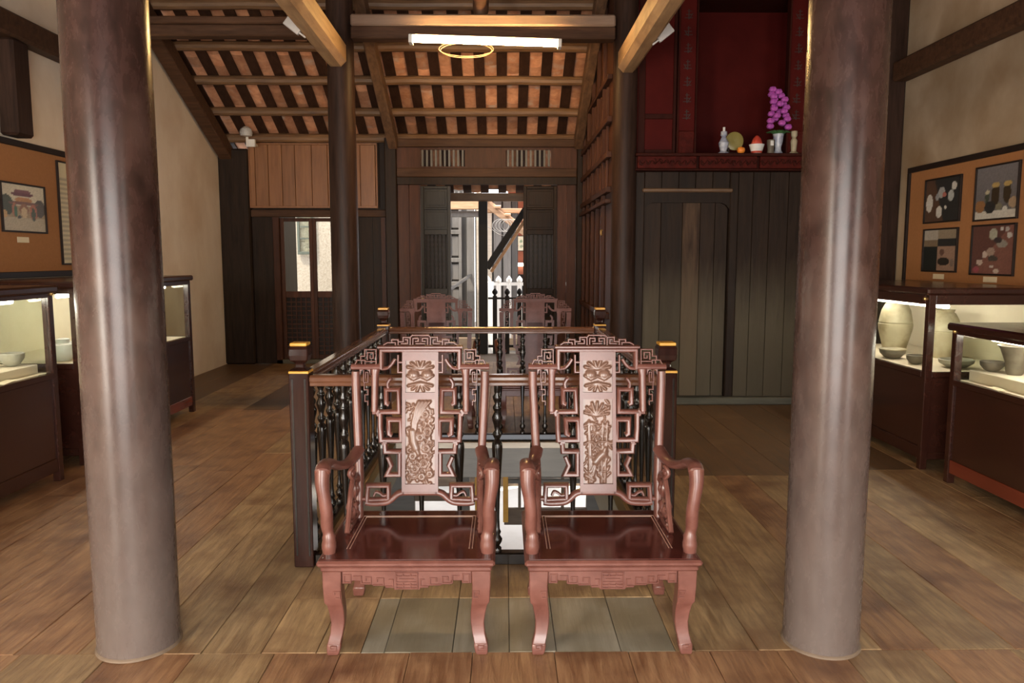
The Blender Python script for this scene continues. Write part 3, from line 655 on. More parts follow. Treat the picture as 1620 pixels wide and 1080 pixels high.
for k in range(26):
    q = k/25; zc = 0.27+0.36*q; rr_ = 0.095*(1-0.55*q); a = 2.4*k
    bl = MB().lathe([(0.0, -0.03), (0.03, -0.02), (0.04, 0.0), (0.028, 0.022), (0.0, 0.028)], 7)
    bl.build('blossom', 'petal_purple', t, True, loc=(rr_*math.cos(a)-(0.035 if q > .75 else 0), 0.7*rr_*math.sin(a), zc), ang=20)
t = altar_thing('candle_holder', 'slim cream porcelain candle holder right of the flower vase', 'candlestick', 2.885)
MB().lathe([(0.045, 0), (0.046, 0.012), (0.025, 0.03), (0.03, 0.09), (0.034, 0.13), (0.018, 0.16), (0.030, 0.18), (0.03, 0.225), (0.0, 0.228)], 14).build('body', 'stoneware', t, True)

# ================================================================== BALUSTRADE AROUND THE OPENING
bal = thing('stair_balustrade', 'black turned balustrade with brown rails around the floor opening', 'balustrade', (0, 0, 0))
bp = [(0.0, 0), (0.020, 0.0), (0.020, 0.02), (0.010, 0.03), (0.022, 0.05), (0.024, 0.065), (0.012, 0.085), (0.018, 0.10), (0.012, 0.115), (0.010, 0.17),
      (0.012, 0.26), (0.017, 0.36), (0.023, 0.46), (0.026, 0.52), (0.024, 0.55), (0.012, 0.565), (0.022, 0.585), (0.022, 0.595), (0.012, 0.61), (0.017, 0.635),
      (0.024, 0.66), (0.025, 0.675), (0.014, 0.70), (0.021, 0.715), (0.021, 0.725), (0.011, 0.74), (0.020, 0.762), (0.022, 0.775), (0.012, 0.79), (0.015, 0.80), (0.015, 0.83), (0.0, 0.83)]
bme = meshof(MB().lathe(bp, 14), 'baluster', 'black_lacquer', True, 60)
BX0, BX1, BY0, BY1 = -0.975, 0.780, 3.615, 6.150
def rail(x0, x1, y0, y1):
    prof = [(-.034, 0), (.034, 0), (.034, .018), (.040, .026), (.036, .044), (.022, .052), (-.022, .052), (-.036, .044), (-.040, .026), (-.034, .018)]
    b = MB()
    if abs(x1-x0) > abs(y1-y0): b.prism([(y0+p[0], 0.892+p[1]) for p in prof], x0, x1, 'x')
    else: b.prism([(x0+p[0], 0.892+p[1]) for p in prof], y0, y1, 'y')
    b.build('hand_rail', 'rail_lacquer', bal, bevel=0.003)
    c = MB()
    if abs(x1-x0) > abs(y1-y0): c.box(x0, x1, y0-.028, y0+.028, 0.0, 0.060)
    else: c.box(x0-.028, x0+.028, y0, y1, 0.0, 0.060)
    c.build('bottom_rail', 'black_lacquer', bal, bevel=0.006)
pw = 0.047
rail(BX0+pw, BX1-pw, BY0, BY0); rail(BX0+pw, BX1-pw, BY1, BY1)
rail(BX0, BX0, BY0+pw, BY1-pw); rail(BX1, BX1, BY0+pw, BY1-pw)
for x in [(-0.775+0.1855*k) for k in range(8)]:
    inst(bme, 'baluster', bal, (x, BY0, 0.06)); inst(bme, 'baluster', bal, (x, BY1, 0.06))
for k in range(13):
    y = BY0+0.195*(k+0.95)
    if y < BY1-0.1: inst(bme, 'baluster', bal, (BX0, y, 0.06)); inst(bme, 'baluster', bal, (BX1, y, 0.06))
for x in (BX0, BX1):
    for y in (BY0, BY1):
        p = MB().box(x-pw, x+pw, y-pw, y+pw, 0.0, 0.965).build('post', 'post_lacquer', bal, bevel=0.004)
        fl_ = MB()
        for s in (-1, 1): fl_.box(x+s*0.030-.004, x+s*0.030+.004, y-pw-.004, y-pw, 0.06, 0.93)
        fl_.build('fluting', 'black_lacquer', p)
        k = MB().lathe([(0.048*1.30, 0.965), (0.048*1.30, 0.972), (0.030, 0.978), (0.028, 0.995), (0.036, 1.005), (0.058, 1.015), (0.064, 1.04), (0.064, 1.07), (0.056, 1.085)], 4, (0, 0, 0))
        R = Matrix.Rotation(math.pi/4, 3, 'Z'); k.v = [tuple(R @ Vector(q)) for q in k.v]
        k.mapv(lambda a, b, c: (a+x, b+y, c)).build('finial', 'post_lacquer', p, bevel=0.005)
        MB().box(x-.040, x+.040, y-.040, y+.040, 1.085, 1.100).box(x-pw-.001, x+pw+.001, y-pw-.001, y+pw+.001, 0.953, 0.966).build('gold_band', 'gold_paint', p, bevel=0.003)

# ================================================================== CARVED CHAIRS
U, V = 0.00074, 0.00072
def G(cx, cy): return ((cx-432)*U, 1.105-V*(cy-80))
def yb(z): return 0.50+0.10*(z-0.42)/0.68
def lean(mb): return mb.mapv(lambda x, y, z: (x, y+yb(z), z))
def g(*pts): return [G(*p) for p in pts]
def strokes(nx, nz, W, H, S, base=0.0, noise=0):
    """height field: S = list of (polyline points 0..1, width m, height m)"""
    xs = np.linspace(-W/2, W/2, nx); zs = np.linspace(0, H, nz)
    X, Z = np.meshgrid(xs, zs); h = np.full(X.shape, base)
    for pts, wd, ht in S:
        P = [((p[0]-.5)*W, p[1]*H) for p in pts]
        if len(P) == 1: P = [P[0], (P[0][0]+1e-5, P[0][1])]
        d = np.full(X.shape, 9.0)
        for (ax, az), (bx_, bz) in zip(P[:-1], P[1:]):
            vx, vz = bx_-ax, bz-az; L2 = vx*vx+vz*vz
            t = np.clip(((X-ax)*vx+(Z-az)*vz)/L2, 0, 1)
            d = np.minimum(d, np.hypot(X-ax-t*vx, Z-az-t*vz))
        q = np.clip(1-(d/wd)**2, 0, None); h = np.maximum(h, base+ht*np.sqrt(q))
    return xs, zs, h
def arc(cx, cz, r, a0, a1, n=8, asp=1.0): return [(cx+r*math.cos(math.radians(a0+(a1-a0)*i/n)), cz+asp*r*math.sin(math.radians(a0+(a1-a0)*i/n))) for i in range(n+1)]
# upper medallion: a pair of peaches with leaves
pe = []
for s in (0.27, 0.73):
    for r in (0.02, 0.06, 0.10): pe.append((arc(s, 0.55, r, 0, 360, 12), 0.011, 0.010))
    pe.append(([(s, 0.55)], 0.024, 0.013))
    pe.append(([(s-.2 if s < .5 else s+.2, .52), (s, .40), (.5, .5)], 0.005, 0.011))
for a in (200, 230, 255, 285, 310, 340): pe.append(([(.5, .30), (.5+.42*math.cos(math.radians(a)), .30+.26*math.sin(math.radians(a)))], 0.006, 0.010))
for a in (15, 45, 75, 105, 135, 165): pe.append(([(.5, .72), (.5+.42*math.cos(math.radians(a)), .72+.26*math.sin(math.radians(a)))], 0.007, 0.010))
# tall panel A: long-tailed bird among flowers
rA = random.Random(11); fa = []
for k in range(4): fa.append(([(.22+.03*k, .55), (.24+.05*k, .72), (.34+.09*k, .88), (.46+.12*k, .97)], 0.007, 0.010))
fa += [([(.24, .62), (.28, .50), (.36, .42)], 0.020, 0.014), ([(.36, .42), (.44, .36)], 0.012, 0.013)]
for cx, cz, r in ((.66, .82, .12), (.75, .62, .13), (.50, .55, .11), (.70, .42, .12), (.25, .33, .11), (.62, .24, .14), (.33, .18, .12), (.55, .09, .10), (.82, .12, .09)):
    for a in range(0, 360, 60): fa.append((arc(cx+.55*r*math.cos(math.radians(a)), cz+.2*r*math.sin(math.radians(a)), r*.45, a-80, a+80, 5, .38), 0.0055, 0.010))
    fa.append(([(cx, cz)], 0.010, 0.013))
for k in range(170):
    x, z, a = rA.uniform(.1, .9), rA.uniform(.04, .92), rA.uniform(0, 6.28)
    fa.append(([(x, z), (x+.10*math.cos(a), z+.045*math.sin(a)), (x+.15*math.cos(a+.7), z+.07*math.sin(a+.7))], rA.uniform(.0035, .006), rA.uniform(.005, .009)))
# tall panel B: bird under bamboo
ba = []
for x0, x1 in ((.22, .18), (.30, .22), (.72, .82), (.62, .66)):
    ba.append(([(x0, .02), ((x0+x1)/2, .35), (x1, .72)], 0.0065, 0.009))
    for q in (.15, .32, .5): ba.append(([(x0-.03, q), (x0+.04, q)], 0.006, 0.0105))
for a in (10, 35, 60, 85, 110, 140, 165): ba.append(([(.45, .80), (.45+.42*math.cos(math.radians(a)), .80+.16*math.sin(math.radians(a)))], 0.0055, 0.009))
for (x, z) in ((.30, .72), (.70, .70), (.5, .62), (.25, .5), (.8, .5)):
    for a in (200, 235, 270, 305, 340): ba.append(([(x, z), (x+.22*math.cos(math.radians(a)), z+.09*math.sin(math.radians(a)))], 0.0048, 0.009))
ba += [([(.42, .26), (.55, .32), (.68, .36)], 0.019, 0.015), ([(.68, .36), (.74, .42)], 0.011, 0.014), ([(.42, .26), (.25, .14)], 0.009, 0.011), ([(.45, .27), (.33, .10)], 0.008, 0.011),
       ([(.55, .30), (.50, .12)], 0.005, 0.010), ([(.62, .32), (.62, .10)], 0.005, 0.010), ([(.40, .20), (.70, .05)], 0.007, 0.010), ([(.80, .30), (.62, .16)], 0.007, 0.009), ([(.10, .10), (.35, .05)], 0.010, 0.010)]
for k in range(70):
    x, z, a = rA.uniform(.08, .92), rA.uniform(.08, .95), rA.choice((-1.2, -1.9, -.8, -2.3, .9, 2.2))
    ba.append(([(x, z), (x+.16*math.cos(a), z+.05*math.sin(a))], rA.uniform(.0035, .0055), rA.uniform(.004, .008)))
def panel_mb(c0, c1, S, nx, nz):
    (x0, z1), (x1, z0) = G(*c0), G(*c1)
    xs, zs, h = strokes(nx, nz, x1-x0, z1-z0, S, 0.0)
    b = MB().grid(list(xs+(x0+x1)/2), list(zs+z0), (-h*1.15-0.004).tolist())
    return lean(b)
def make_chair(name, label, carve, back_plain=False, group='carved redwood armchairs'):
    t = thing(name, label, 'armchair', group=group); W = 'chair_wood'
    # seat
    sz = 0.375
    st = MB().box(-0.334, 0.334, 0.0, 0.585, sz-0.024, sz).build('seat', W, t, bevel=0.008)
    MB().box(-0.322, 0.322, 0.012, 0.575, sz-0.046, sz-0.024).build('seat_moulding', W, t, bevel=0.006)
    MB().box(-0.318, 0.318, 0.020, 0.565, sz, sz+0.0015).build('seat_surface', 'chair_seat', st)
    il = MB()
    for o_ in (0.0, 0.012):
        il.box(-0.245+o_, 0.245-o_, 0.500-o_, 0.5025-o_, sz+0.0015, sz+0.0025)
        il.box(-0.245+o_, -0.2425+o_, 0.125, 0.50-o_, sz+0.0015, sz+0.0025); il.box(0.2425-o_, 0.245-o_, 0.125, 0.50-o_, sz+0.0015, sz+0.0025)
    il.build('inlay_line', 'inlay', st)
    # apron: stepped lower edge
    K = 0.000433
    half = [(-0.245, 0), (-0.245, -52), (-0.208, -52), (-0.208, -41), (-0.169, -41), (-0.169, -56), (-0.130, -56), (-0.130, -61), (-0.082, -61), (-0.082, -69), (-0.050, -69), (-0.050, -76)]
    zt = sz-0.046
    poly = [(x, zt+z*0.001*1.02) for x, z in half] + [(-x, zt+z*0.001*1.02) for x, z in reversed(half)]
    ap = MB().prism(poly, 0.030, 0.052).build('apron', W, t, bevel=0.003)
    rl = MB()
    for s in (-1, 1):
        rl.sweep([(s*0.236, zt-.016), (s*0.212, zt-.016), (s*0.212, zt-.046), (s*0.236, zt-.046)], 0.006, 0.008, 0.030, True)
        rl.sweep([(s*0.20, zt-.022), (s*0.172, zt-.022), (s*0.172, zt-.05), (s*0.135, zt-.05), (s*0.135, zt-.026), (s*0.155, zt-.026), (s*0.155, zt-.04)], 0.0055, 0.008, 0.030)
        rl.sweep([(s*0.128, zt-.056), (s*0.088, zt-.056), (s*0.088, zt-.030), (s*0.112, zt-.030), (s*0.112, zt-.044)], 0.0055, 0.008, 0.030)
        rl.sweep([(s*0.080, zt-.062), (s*0.052, zt-.062), (s*0.052, zt-.036), (s*0.068, zt-.036)], 0.0055, 0.008, 0.030)
        rl.sweep([(s*0.040, zt-.072), (s*0.040, zt-.008)], 0.006, 0.009, 0.030)
    for z_ in (-.010, -.022, -.034, -.046, -.058, -.070): rl.sweep([(-0.040 if z_ != -.034 else -.028, zt+z_), (0.040 if z_ != -.034 else .028, zt+z_)], 0.0055, 0.009, 0.030)
    for x_ in (-.014, .014): rl.sweep([(x_, zt-.046), (x_, zt-.070)], 0.0055, 0.009, 0.030); rl.sweep([(x_, zt-.010), (x_, zt-.022)], 0.0055, 0.009, 0.030)
    rl.build('fret_carving', W, ap)
    MB().box(-0.30, -0.282, 0.05, 0.53, zt-.05, zt).build('side_apron', W, t, bevel=0.003); MB().box(0.282, 0.30, 0.05, 0.53, zt-.05, zt).build('side_apron', W, t, bevel=0.003)
    MB().box(-0.28, 0.28, 0.535, 0.553, zt-.05, zt).build('back_apron', W, t, bevel=0.003)
    # cabriole legs, lofted from square sections (x out, x in, front, back)
    secs = [(zt, .317, .245, .020, .080), (.270, .316, .247, .020, .082), (.205, .313, .245, .022, .084), (.192, .304, .243, .028, .084), (.160, .297, .240, .032, .082), (.120, .291, .240, .034, .078),
            (.080, .294, .246, .028, .070), (.045, .303, .254, .018, .060), (.040, .306, .252, .014, .062), (.010, .305, .258, .012, .054), (0.0, .303, .264, .014, .050)]
    for sx in (-1, 1):
        for back in (False, True):
            b = MB()
            for (z, xo, xi, yf, yk) in secs:
                y0, y1 = (yf, yk) if not back else (0.575-yf, 0.575-yk)
                b.v += [(sx*xo, y0, z), (sx*xi, y0, z), (sx*xi, y1, z), (sx*xo, y1, z)]
            n = len(secs)
            for i in range(n-1):
                for k in range(4): b.f.append((4*i+k, 4*i+(k+1) % 4, 4*i+4+(k+1) % 4, 4*i+4+k))
            b.f += [(0, 1, 2, 3), (4*n-1, 4*n-2, 4*n-3, 4*n-4)]
            lg = b.build('leg', W, t, True, bevel=0.004, ang=50)
            if not back:
                c = MB().sweep([(sx*.268, .225), (sx*.252, .225), (sx*.252, .250), (sx*.272, .250), (sx*.272, .238)], 0.006, 0.008, 0.021)
                c.build('knee_scroll', W, lg); c = MB()
                c.sweep([(sx*.298, .018), (sx*.268, .018), (sx*.268, .038), (sx*.290, .038), (sx*.290, .027), (sx*.279, .027)], 0.004, 0.006, 0.014)
                c.build('foot_scroll', W, lg)
    # back: stiles
    for s in (-1, 1):
        b = MB()
        b.sweep([(-0.266, sz-.02), (-0.266, .55), (-0.272, .70), (-0.284, 0.95), (-0.284, 1.005)], 0.036, 0.036, 0.0)
        b.sweep(g((22, 192), (196, 192)), 0.026, 0.034, 0.0)
        # arch corners
        for (ax, az, sg) in ((75, 205, 1), (138, 205, -1)):
            x0, z0 = G(ax, az); pl = [(x0, z0), (x0+sg*.018, z0), (x0+sg*.006, z0-.006), (x0, z0-.026)]
            b.prism(pl, -0.015, 0.015)
        b.sweep(g((164, 205), (162, 240), (160, 460)), [0.044, 0.030, 0.028], 0.032, 0.0)
        lean(b)
        if s > 0: b.flipx()
        sl = b.build('stile', W, t, True, ang=42)
        # small pierced ornament inside the arch
        o_ = MB()
        o_.sweep(g((96, 212), (96, 285), (122, 285), (122, 225), (108, 225), (108, 262)), 0.0055, 0.012)
        o_.sweep(g((100, 285), (100, 330), (122, 330), (122, 360), (104, 360), (104, 400), (122, 400), (122, 425)), 0.0055, 0.012)
        lean(o_)
        if s > 0: o_.flipx()
        o_.build('pierced_drop', W, sl, True, ang=42)
    # top frame and cap
    b = MB().sweep(g((200, 205), (200, 92), (664, 92), (664, 205)), 0.021, 0.034, 0.0)
    b.sweep(g((180, 72), (684, 72)), 0.015, 0.046, -0.003)
    lean(b).build('top_rail', W, t, True, ang=42)
    # crest fret
    b = MB()
    for s in (0, 1):
        m_ = (lambda p: p) if not s else (lambda p: (864-p[0], p[1]))
        for pl in ([(212, 60), (236, 46), (262, 46), (262, 28), (300, 28), (300, 60)], [(262, 46), (284, 46), (284, 60)], [(300, 40), (330, 40), (330, 14), (372, 14), (372, 60)], [(316, 52), (356, 52), (356, 28), (340, 28)],
                   [(372, 14), (384, 2), (432, 2)], [(388, 58), (388, 20), (420, 20), (420, 38), (400, 38)], [(404, 52), (432, 52)]):
            b.sweep(g(*[m_(p) for p in pl]), 0.0075, 0.014)
    lean(b).build('crest', W, t, True, ang=42)
    for s in (-1, 1):
        b = MB()
        for pl in ([(44, 178), (56, 152), (78, 152), (78, 128), (102, 128), (102, 88), (170, 88), (170, 178)], [(84, 176), (84, 152), (104, 152), (104, 176)], [(118, 150), (118, 106), (152, 106), (152, 140), (134, 140), (134, 124)], [(102, 160), (170, 160)]):
            b.sweep(g(*pl), 0.0065, 0.014)
        lean(b)
        if s > 0: b.flipx()
        b.build('shoulder_fret', W, t, True, ang=42)
        # main fretwork of this half
        b = MB()
        b.sweep(g((150, 466), (306, 466), (304, 330), (228, 330), (230, 412), (246, 420)), 0.0205, 0.028)
        b.sweep([tuple(p) for p in [(q.x, q.y) for q in bez([(*G(246, 330),), (*G(238, 296),), (*G(252, 268),), (*G(262, 262),)], 4)]], 0.015, 0.022)
        b.sweep([(q.x, q.y) for q in bez([G(200, 204), G(236, 200), G(262, 178), G(282, 146)], 4)], 0.015, 0.022)
        b.sweep(g((300, 120), (300, 225), (330, 225)), 0.010, 0.018); b.sweep(g((300, 165), (330, 165)), 0.010, 0.018)
        b.sweep(g((194, 462), (196, 560), (200, 636), (318, 636), (318, 512), (244, 512), (248, 596), (266, 606)), 0.0215, 0.028)
        b.sweep(g((222, 636), (226, 704), (322, 704)), 0.0215, 0.028)
        b.sweep(g((312, 704), (312, 842), (236, 842), (262, 786), (240, 734)), 0.0195, 0.028)
        b.sweep(g((186, 486), (178, 468), (190, 452)), 0.02, 0.03); b.sweep(g((212, 660), (218, 644), (236, 648)), 0.018, 0.03)
        b.sweep(g((246, 985), (246, 906), (124, 906), (120, 1004)), 0.0205, 0.028); b.sweep(g((130, 990), (246, 985)), 0.016, 0.022)
        b.sweep([(q.x, q.y) for q in bez([G(160, 968), G(172, 944), G(196, 952), G(214, 966), G(240, 962)], 3)], 0.011, 0.018)
        b.sweep(g((92, 985), (120, 985)), 0.02, 0.022)
        lean(b)
        if s > 0: b.flipx()
        b.build('fretwork', W, t, True, ang=42)
    # bottom rail sweeping up to the splat
    hb = [G(340, 945), G(300, 958), G(262, 992), G(225, 1008), G(150, 1012), G(112, 1006)]
    hc = [(p.x, p.y) for p in bez(hb, 4)]
    b = MB().sweep(hc, 0.026, 0.030); b2 = MB().sweep([(-x, z) for x, z in hc], 0.026, 0.030); b.addm(b2.v, b2.f)
    b.sweep([G(330, 948), G(534, 948)], 0.026, 0.030)
    lean(b).build('bottom_rail', W, t, True, ang=42)
    # splat
    b = MB()
    for c0, c1 in (((326, 84), (346, 946)), ((520, 84), (540, 946)), ((346, 84), (520, 152)), ((346, 345), (520, 386)), ((346, 894), (520, 946))):
        (x0, z1), (x1, z0) = G(*c0), G(*c1); b.box(x0, x1, -0.014, 0.008, z0, z1)
    (x0, z1), (x1, z0) = G(346, 152), G(520, 894); b.box(x0, x1, -0.003, 0.008, z0, z1)
    sp = lean(b).build('splat', W, t)
    if carve:
        panel_mb((345, 151), (521, 346), pe, 46, 52).build('peach_carving', 'chair_carve', sp, True, ang=180)
        panel_mb((345, 385), (521, 895), fa if carve == 'A' else ba, 46, 130).build('bird_carving', 'chair_carve', sp, True, ang=180)
    # arms
    for s in (-1, 1):
        b = MB().tube(bez([(-0.268, yb(.67)-0.01, 0.668), (-0.276, .48, .652), (-0.292, .40, .640), (-0.312, .30, .660), (-0.322, .20, .697), (-0.322, .12, .707), (-0.318, .075, .690)], 5),
                      [0.028]*6+[0.026]*12+[0.028]*8+[0.030]*4+[0.024], 12, 0.75)
        if s > 0: b.flipx()
        am = b.build('arm', W, t, True)
        pts = bez([(-0.322, .095, .70), (-0.322, .085, .645), (-0.314, .080, .590), (-0.308, .082, .535), (-0.309, .088, .480), (-0.303, .088, .440), (-0.304, .088, sz)], 5)
        rad = []
        for p in pts:
            z = p.z; r = 0.024+0.006*max(0, (z-.60)/.1)-0.003*math.exp(-((z-.455)/.02)**2)
            r += 0.004*math.exp(-((z-.442)/.006)**2)+0.005*math.exp(-((z-.405)/.018)**2)
            rad.append(r)
        b = MB().tube(pts, rad, 14)
        if s > 0: b.flipx()
        b.build('arm_post', W, t, True)
        # carved scroll bracket under the arm
        b = MB(); x_ = -0.272
        def spir(cy, cz, r0, r1, a0, turns, rad_):
            n = int(16*turns); b.tube([(x_+0.006*math.sin(i), cy+(r0+(r1-r0)*i/n)*math.cos(a0+2*math.pi*turns*i/n), cz+(r0+(r1-r0)*i/n)*math.sin(a0+2*math.pi*turns*i/n)) for i in range(n+1)], [rad_]*(n+1), 7)
        spir(.45, .52, .058, .012, 0, 1.6, .011); spir(.39, .60, .030, .008, 1, 1.4, .009); spir(.46, .425, .042, .01, 2, 1.5, .010); spir(.36, .45, .045, .01, 0.5, 1.4, .010); spir(.31, .40, .022, .006, 0.5, 1.2, .009)
        b.tube(bez([(x_, .50, .56), (x_, .43, .58), (x_, .36, .53), (x_, .32, .46), (x_, .27, .385)], 4), 0.011, 7)
        b.tube(bez([(x_, .50, .40), (x_, .42, .37+.012), (x_, .30, .385)], 4), 0.010, 7)
        if s > 0: b.flipx()
        b.build('arm_bracket', W, t, True)
    return t
ch1 = make_chair('carved_armchair', 'carved redwood armchair at front left, long-tailed bird carved on its splat', 'A'); ch1.location = (-0.368, 2.725, 0)
ch2 = copy_tree(ch1); ch2['label'] = 'carved redwood armchair at front right, bird under bamboo carved on its splat'; ch2.location = (0.411, 2.720, 0)
for c in ch2.children:
    for d in c.children:
        if d.name.startswith('bird_carving'):
            d.data = panel_mb((345, 385), (521, 895), ba, 46, 130).mesh('bird_carving', True, 180); d.data.materials.append(M['chair_carve'])
ch3 = make_chair('carved_armchair', 'left of two carved armchairs seen from behind beyond the far rail', None)
ch3.scale = (1.03, 1.03, 1.03); ch3.location = (-0.585, 7.17, 0); ch3.rotation_euler = (0, 0, math.pi)
ch4 = copy_tree(ch3); ch4['label'] = 'right of two carved armchairs seen from behind beyond the far rail'; ch4.location = (0.272, 7.17, 0)

# ================================================================== DISPLAY CASES
def case(label, side, xf, y0, y1, h, zg0, zg1, depth=0.84, lamp=True, plinth='case_red', riser=0):
    """front face at |x| = xf, running from y0 to y1; side = -1 left, +1 right. Local x points away from the room's axis."""
    t = thing('display_case', label, 'display case', (side*xf, 0, 0)); s = side
    def B(name, a, b, c, d, e, f_, mat, parent=t, bev=0.004):
        x0, x1 = (a, b) if s > 0 else (-b, -a)
        return MB().box(x0, x1, c, d, e, f_).build(name, mat, parent, bevel=bev)
    pw_ = 0.05
    for yy in (y0, y1-pw_):
        B('corner_post', 0, pw_, yy, yy+pw_, 0, h-0.05, 'case_wood'); B('corner_post', depth-pw_, depth, yy, yy+pw_, 0, h-0.05, 'case_wood')
    B('front_panel', 0.012, 0.03, y0+pw_, y1-pw_, 0.16, zg0-0.04, 'case_wood')
    B('base_rail', 0.006, 0.035, y0+pw_, y1-pw_, 0.07, 0.16, plinth)
    B('sill_rail', -0.004, 0.04, y0+pw_, y1-pw_, zg0-0.04, zg0, 'case_wood')
    B('head_rail', 0.0, 0.05, y0+pw_, y1-pw_, zg1, h-0.05, 'case_wood')
    for yy in (y0+.012, y1-.03):
        B('end_panel', pw_, depth-pw_, yy, yy+.018, 0.12, zg0-0.04, 'case_wood'); B('end_base_rail', pw_, depth-pw_, yy-.004, yy+.02, 0.07, 0.12, 'case_wood')
        B('end_sill_rail', pw_, depth-pw_, yy-.008, yy+.026, zg0-0.04, zg0, 'case_wood'); B('end_head_rail', pw_, depth-pw_, yy-.008, yy+.026, zg1, h-0.05, 'case_wood')
        B('end_pane', pw_, depth-pw_, yy+.006, yy+.011, zg0, zg1, 'glass', t, 0)
    B('top', -0.025, depth+.0, y0-.025, y1+.025, h-0.05, h, 'case_wood', t, 0.012)
    B('front_pane', 0.018, 0.023, y0+pw_, y1-pw_, zg0, zg1, 'glass', t, 0)
    B('display_deck', 0.03, depth-.01, y0+.031, y1-.031, zg0-0.035, zg0-0.002, 'case_cream', t, 0)
    if riser: B('riser', 0.10, depth-.03, y0+.05, y1-.05, zg0-.002, zg0-.002+riser, 'case_cream', t, 0.003)
    B('back_panel', depth-.02, depth-.005, y0+.05, y1-.05, zg0, h-.052, 'case_cream', t, 0)
    if lamp:
        lx = s*0.20
        MB().tube([(lx, y0+.12, zg1-.02), (lx, y1-.12, zg1-.02)], 0.016, 8).build('light_tube', 'lamp_case', t, True)
        B('light_fitting', 0.185, 0.215, y0+.1, y1-.1, zg1-.003, zg1+.03, 'white_plastic', t, 0)
    return t
def knob(label, x, y, z, s):
    t = thing('case_lock', label, 'lock', (x, y, z)); MB().lathe([(0, 0), (0.012, 0), (0.014, 0.008), (0.008, 0.016), (0, 0.017)], 10).mapv(lambda a, b, c: (-s*c, a, b)).build('knob', 'brass', t, True)
case('long dark red display case in the left foreground', -1, 3.00, 3.35, 5.08, 1.32, 0.74, 1.24, plinth='case_wood', riser=0.06)
case('dark red display case beyond the left foreground column', -1, 3.04, 5.42, 7.40, 1.335, 0.745, 1.245)
case('low dark red display case at the right edge', 1, 2.97, 3.30, 4.97, 1.075, 0.70, 1.00, plinth='case_red', riser=0.07)
case('taller dark red display case right of the right foreground column', 1, 2.965, 5.25, 7.10, 1.295, 0.70, 1.175, plinth='case_wood')
knob('small lock on the left foreground case', -3.0, 5.055, 1.265, -1)
knob('small lock on the low right case', 2.97, 4.93, 1.02, 1)
knob('small lock on the tall right case beside the column', 2.965, 5.30, 1.215, 1)
# pottery and cards inside
def pot(name, label, cat, prof, loc, mat, seg=20, parts=()):
    t = thing(name, label, cat, loc); MB().lathe(prof, seg).build('body', mat, t, True)
    for pn, pp, pm in parts: MB().lathe(pp, seg).build(pn, pm, t, True)
    return t
jar = [(0.085, 0), (0.10, 0.06), (0.135, 0.20), (0.138, 0.245), (0.13, 0.25), (0.135, 0.26), (0.115, 0.36), (0.085, 0.42), (0.07, 0.43), (0.08, 0.455), (0.07, 0.455), (0.06, 0.42), (0.0, 0.40)]
bowl = [(0.03, 0), (0.06, 0.01), (0.095, 0.045), (0.10, 0.075), (0.09, 0.08), (0.085, 0.055), (0.0, 0.025)]
flare = [(0.05, 0), (0.06, 0.02), (0.07, 0.10), (0.105, 0.20), (0.125, 0.225), (0.115, 0.225), (0.065, 0.11), (0.0, 0.03)]
D1, D2, D3, D4 = 0.698, 0.768, 0.798, 0.743
pot('stoneware_jar', 'tall pale stoneware jar in the taller right case', 'jar', jar, (3.36, 6.45, D1), 'stoneware')
pot('stoneware_jar', 'second stoneware jar behind the corner post of the taller right case', 'jar', [(r*.9, z*.86) for r, z in jar], (3.55, 6.05, D1), 'stoneware')
pot('dark_bowl', 'dark bowl with a pale rim beside the tall stoneware jar', 'bowl', bowl, (3.13, 6.03, D1), 'dark_pottery', parts=(('pale_rim', [(0.101, 0.070), (0.103, 0.078), (0.09, 0.083), (0.088, 0.079)], 'stoneware'),))
pot('dark_bowl', 'small dark bowl at the corner of the taller right case', 'bowl', [(r*.7, z*.9) for r, z in bowl], (3.13, 5.68, D1), 'dark_pottery')
pot('shallow_dish', 'shallow grey dish at the end pane of the taller right case', 'dish', [(r*1.2, z*.8) for r, z in bowl], (3.33, 5.5, D1), 'grey_pottery')
pot('flared_pot', 'flared brown pot in the low right case', 'pot', [(r*.82, z*.82) for r, z in flare], (3.22, 4.70, D2), 'dark_pottery')
pot('round_bowl', 'round dark bowl left of the flared brown pot', 'bowl', [(r*.72, z*.85) for r, z in bowl], (3.17, 4.845, D2), 'dark_pottery')
pot('small_pot', 'small grey pot near the left post of the low right case', 'pot', [(0.02, 0), (0.05, 0.02), (0.055, 0.045), (0.035, 0.07), (0.028, 0.07), (0.0, 0.03)], (3.36, 4.86, D2), 'grey_pottery')
def card(label, loc, sz, rz, tilt=0.7, mat='white_card'):
    t = thing('caption_card', label, 'card', loc, rz)
    MB().cbox((0, 0, sz[1]/2*math.sin(tilt)+.003), (sz[0], sz[1], 0.004), Matrix.Rotation(tilt, 3, 'X')).build('sheet', mat, t)
    w_ = sz[1]/2*math.cos(tilt); MB().prism([(-w_+.004, 0), (w_, 0), (w_, 2*w_*math.tan(tilt)-.006)], -sz[0]*.3, sz[0]*.3, 'x').build('wedge', mat, t)
card('pale grey caption card between bowls in the low right case', (3.38, 4.72, D2), (0.13, 0.10), -1.2, 0.8)
card('white caption card at the right edge in the low right case', (3.26, 4.46, D2), (0.16, 0.12), -1.2, 0.7)
card('flat pale sheet on the deck of the low right case', (3.02, 4.55, 0.698), (0.07, 0.10), 0.1, 0.06, 'paper')
card('bright white caption card in the left foreground case', (-3.34, 4.84, D3), (0.16, 0.14), 1.0, 0.5)
pot('grey_dish', 'low grey dish in the left foreground case', 'dish', [(r*.75, z*1.1) for r, z in bowl], (-3.21, 4.94, D3), 'grey_pottery')
card('flat pale sheet at the front of the left foreground case', (-3.05, 4.62, 0.738), (0.06, 0.14), 0.1, 0.05, 'paper')
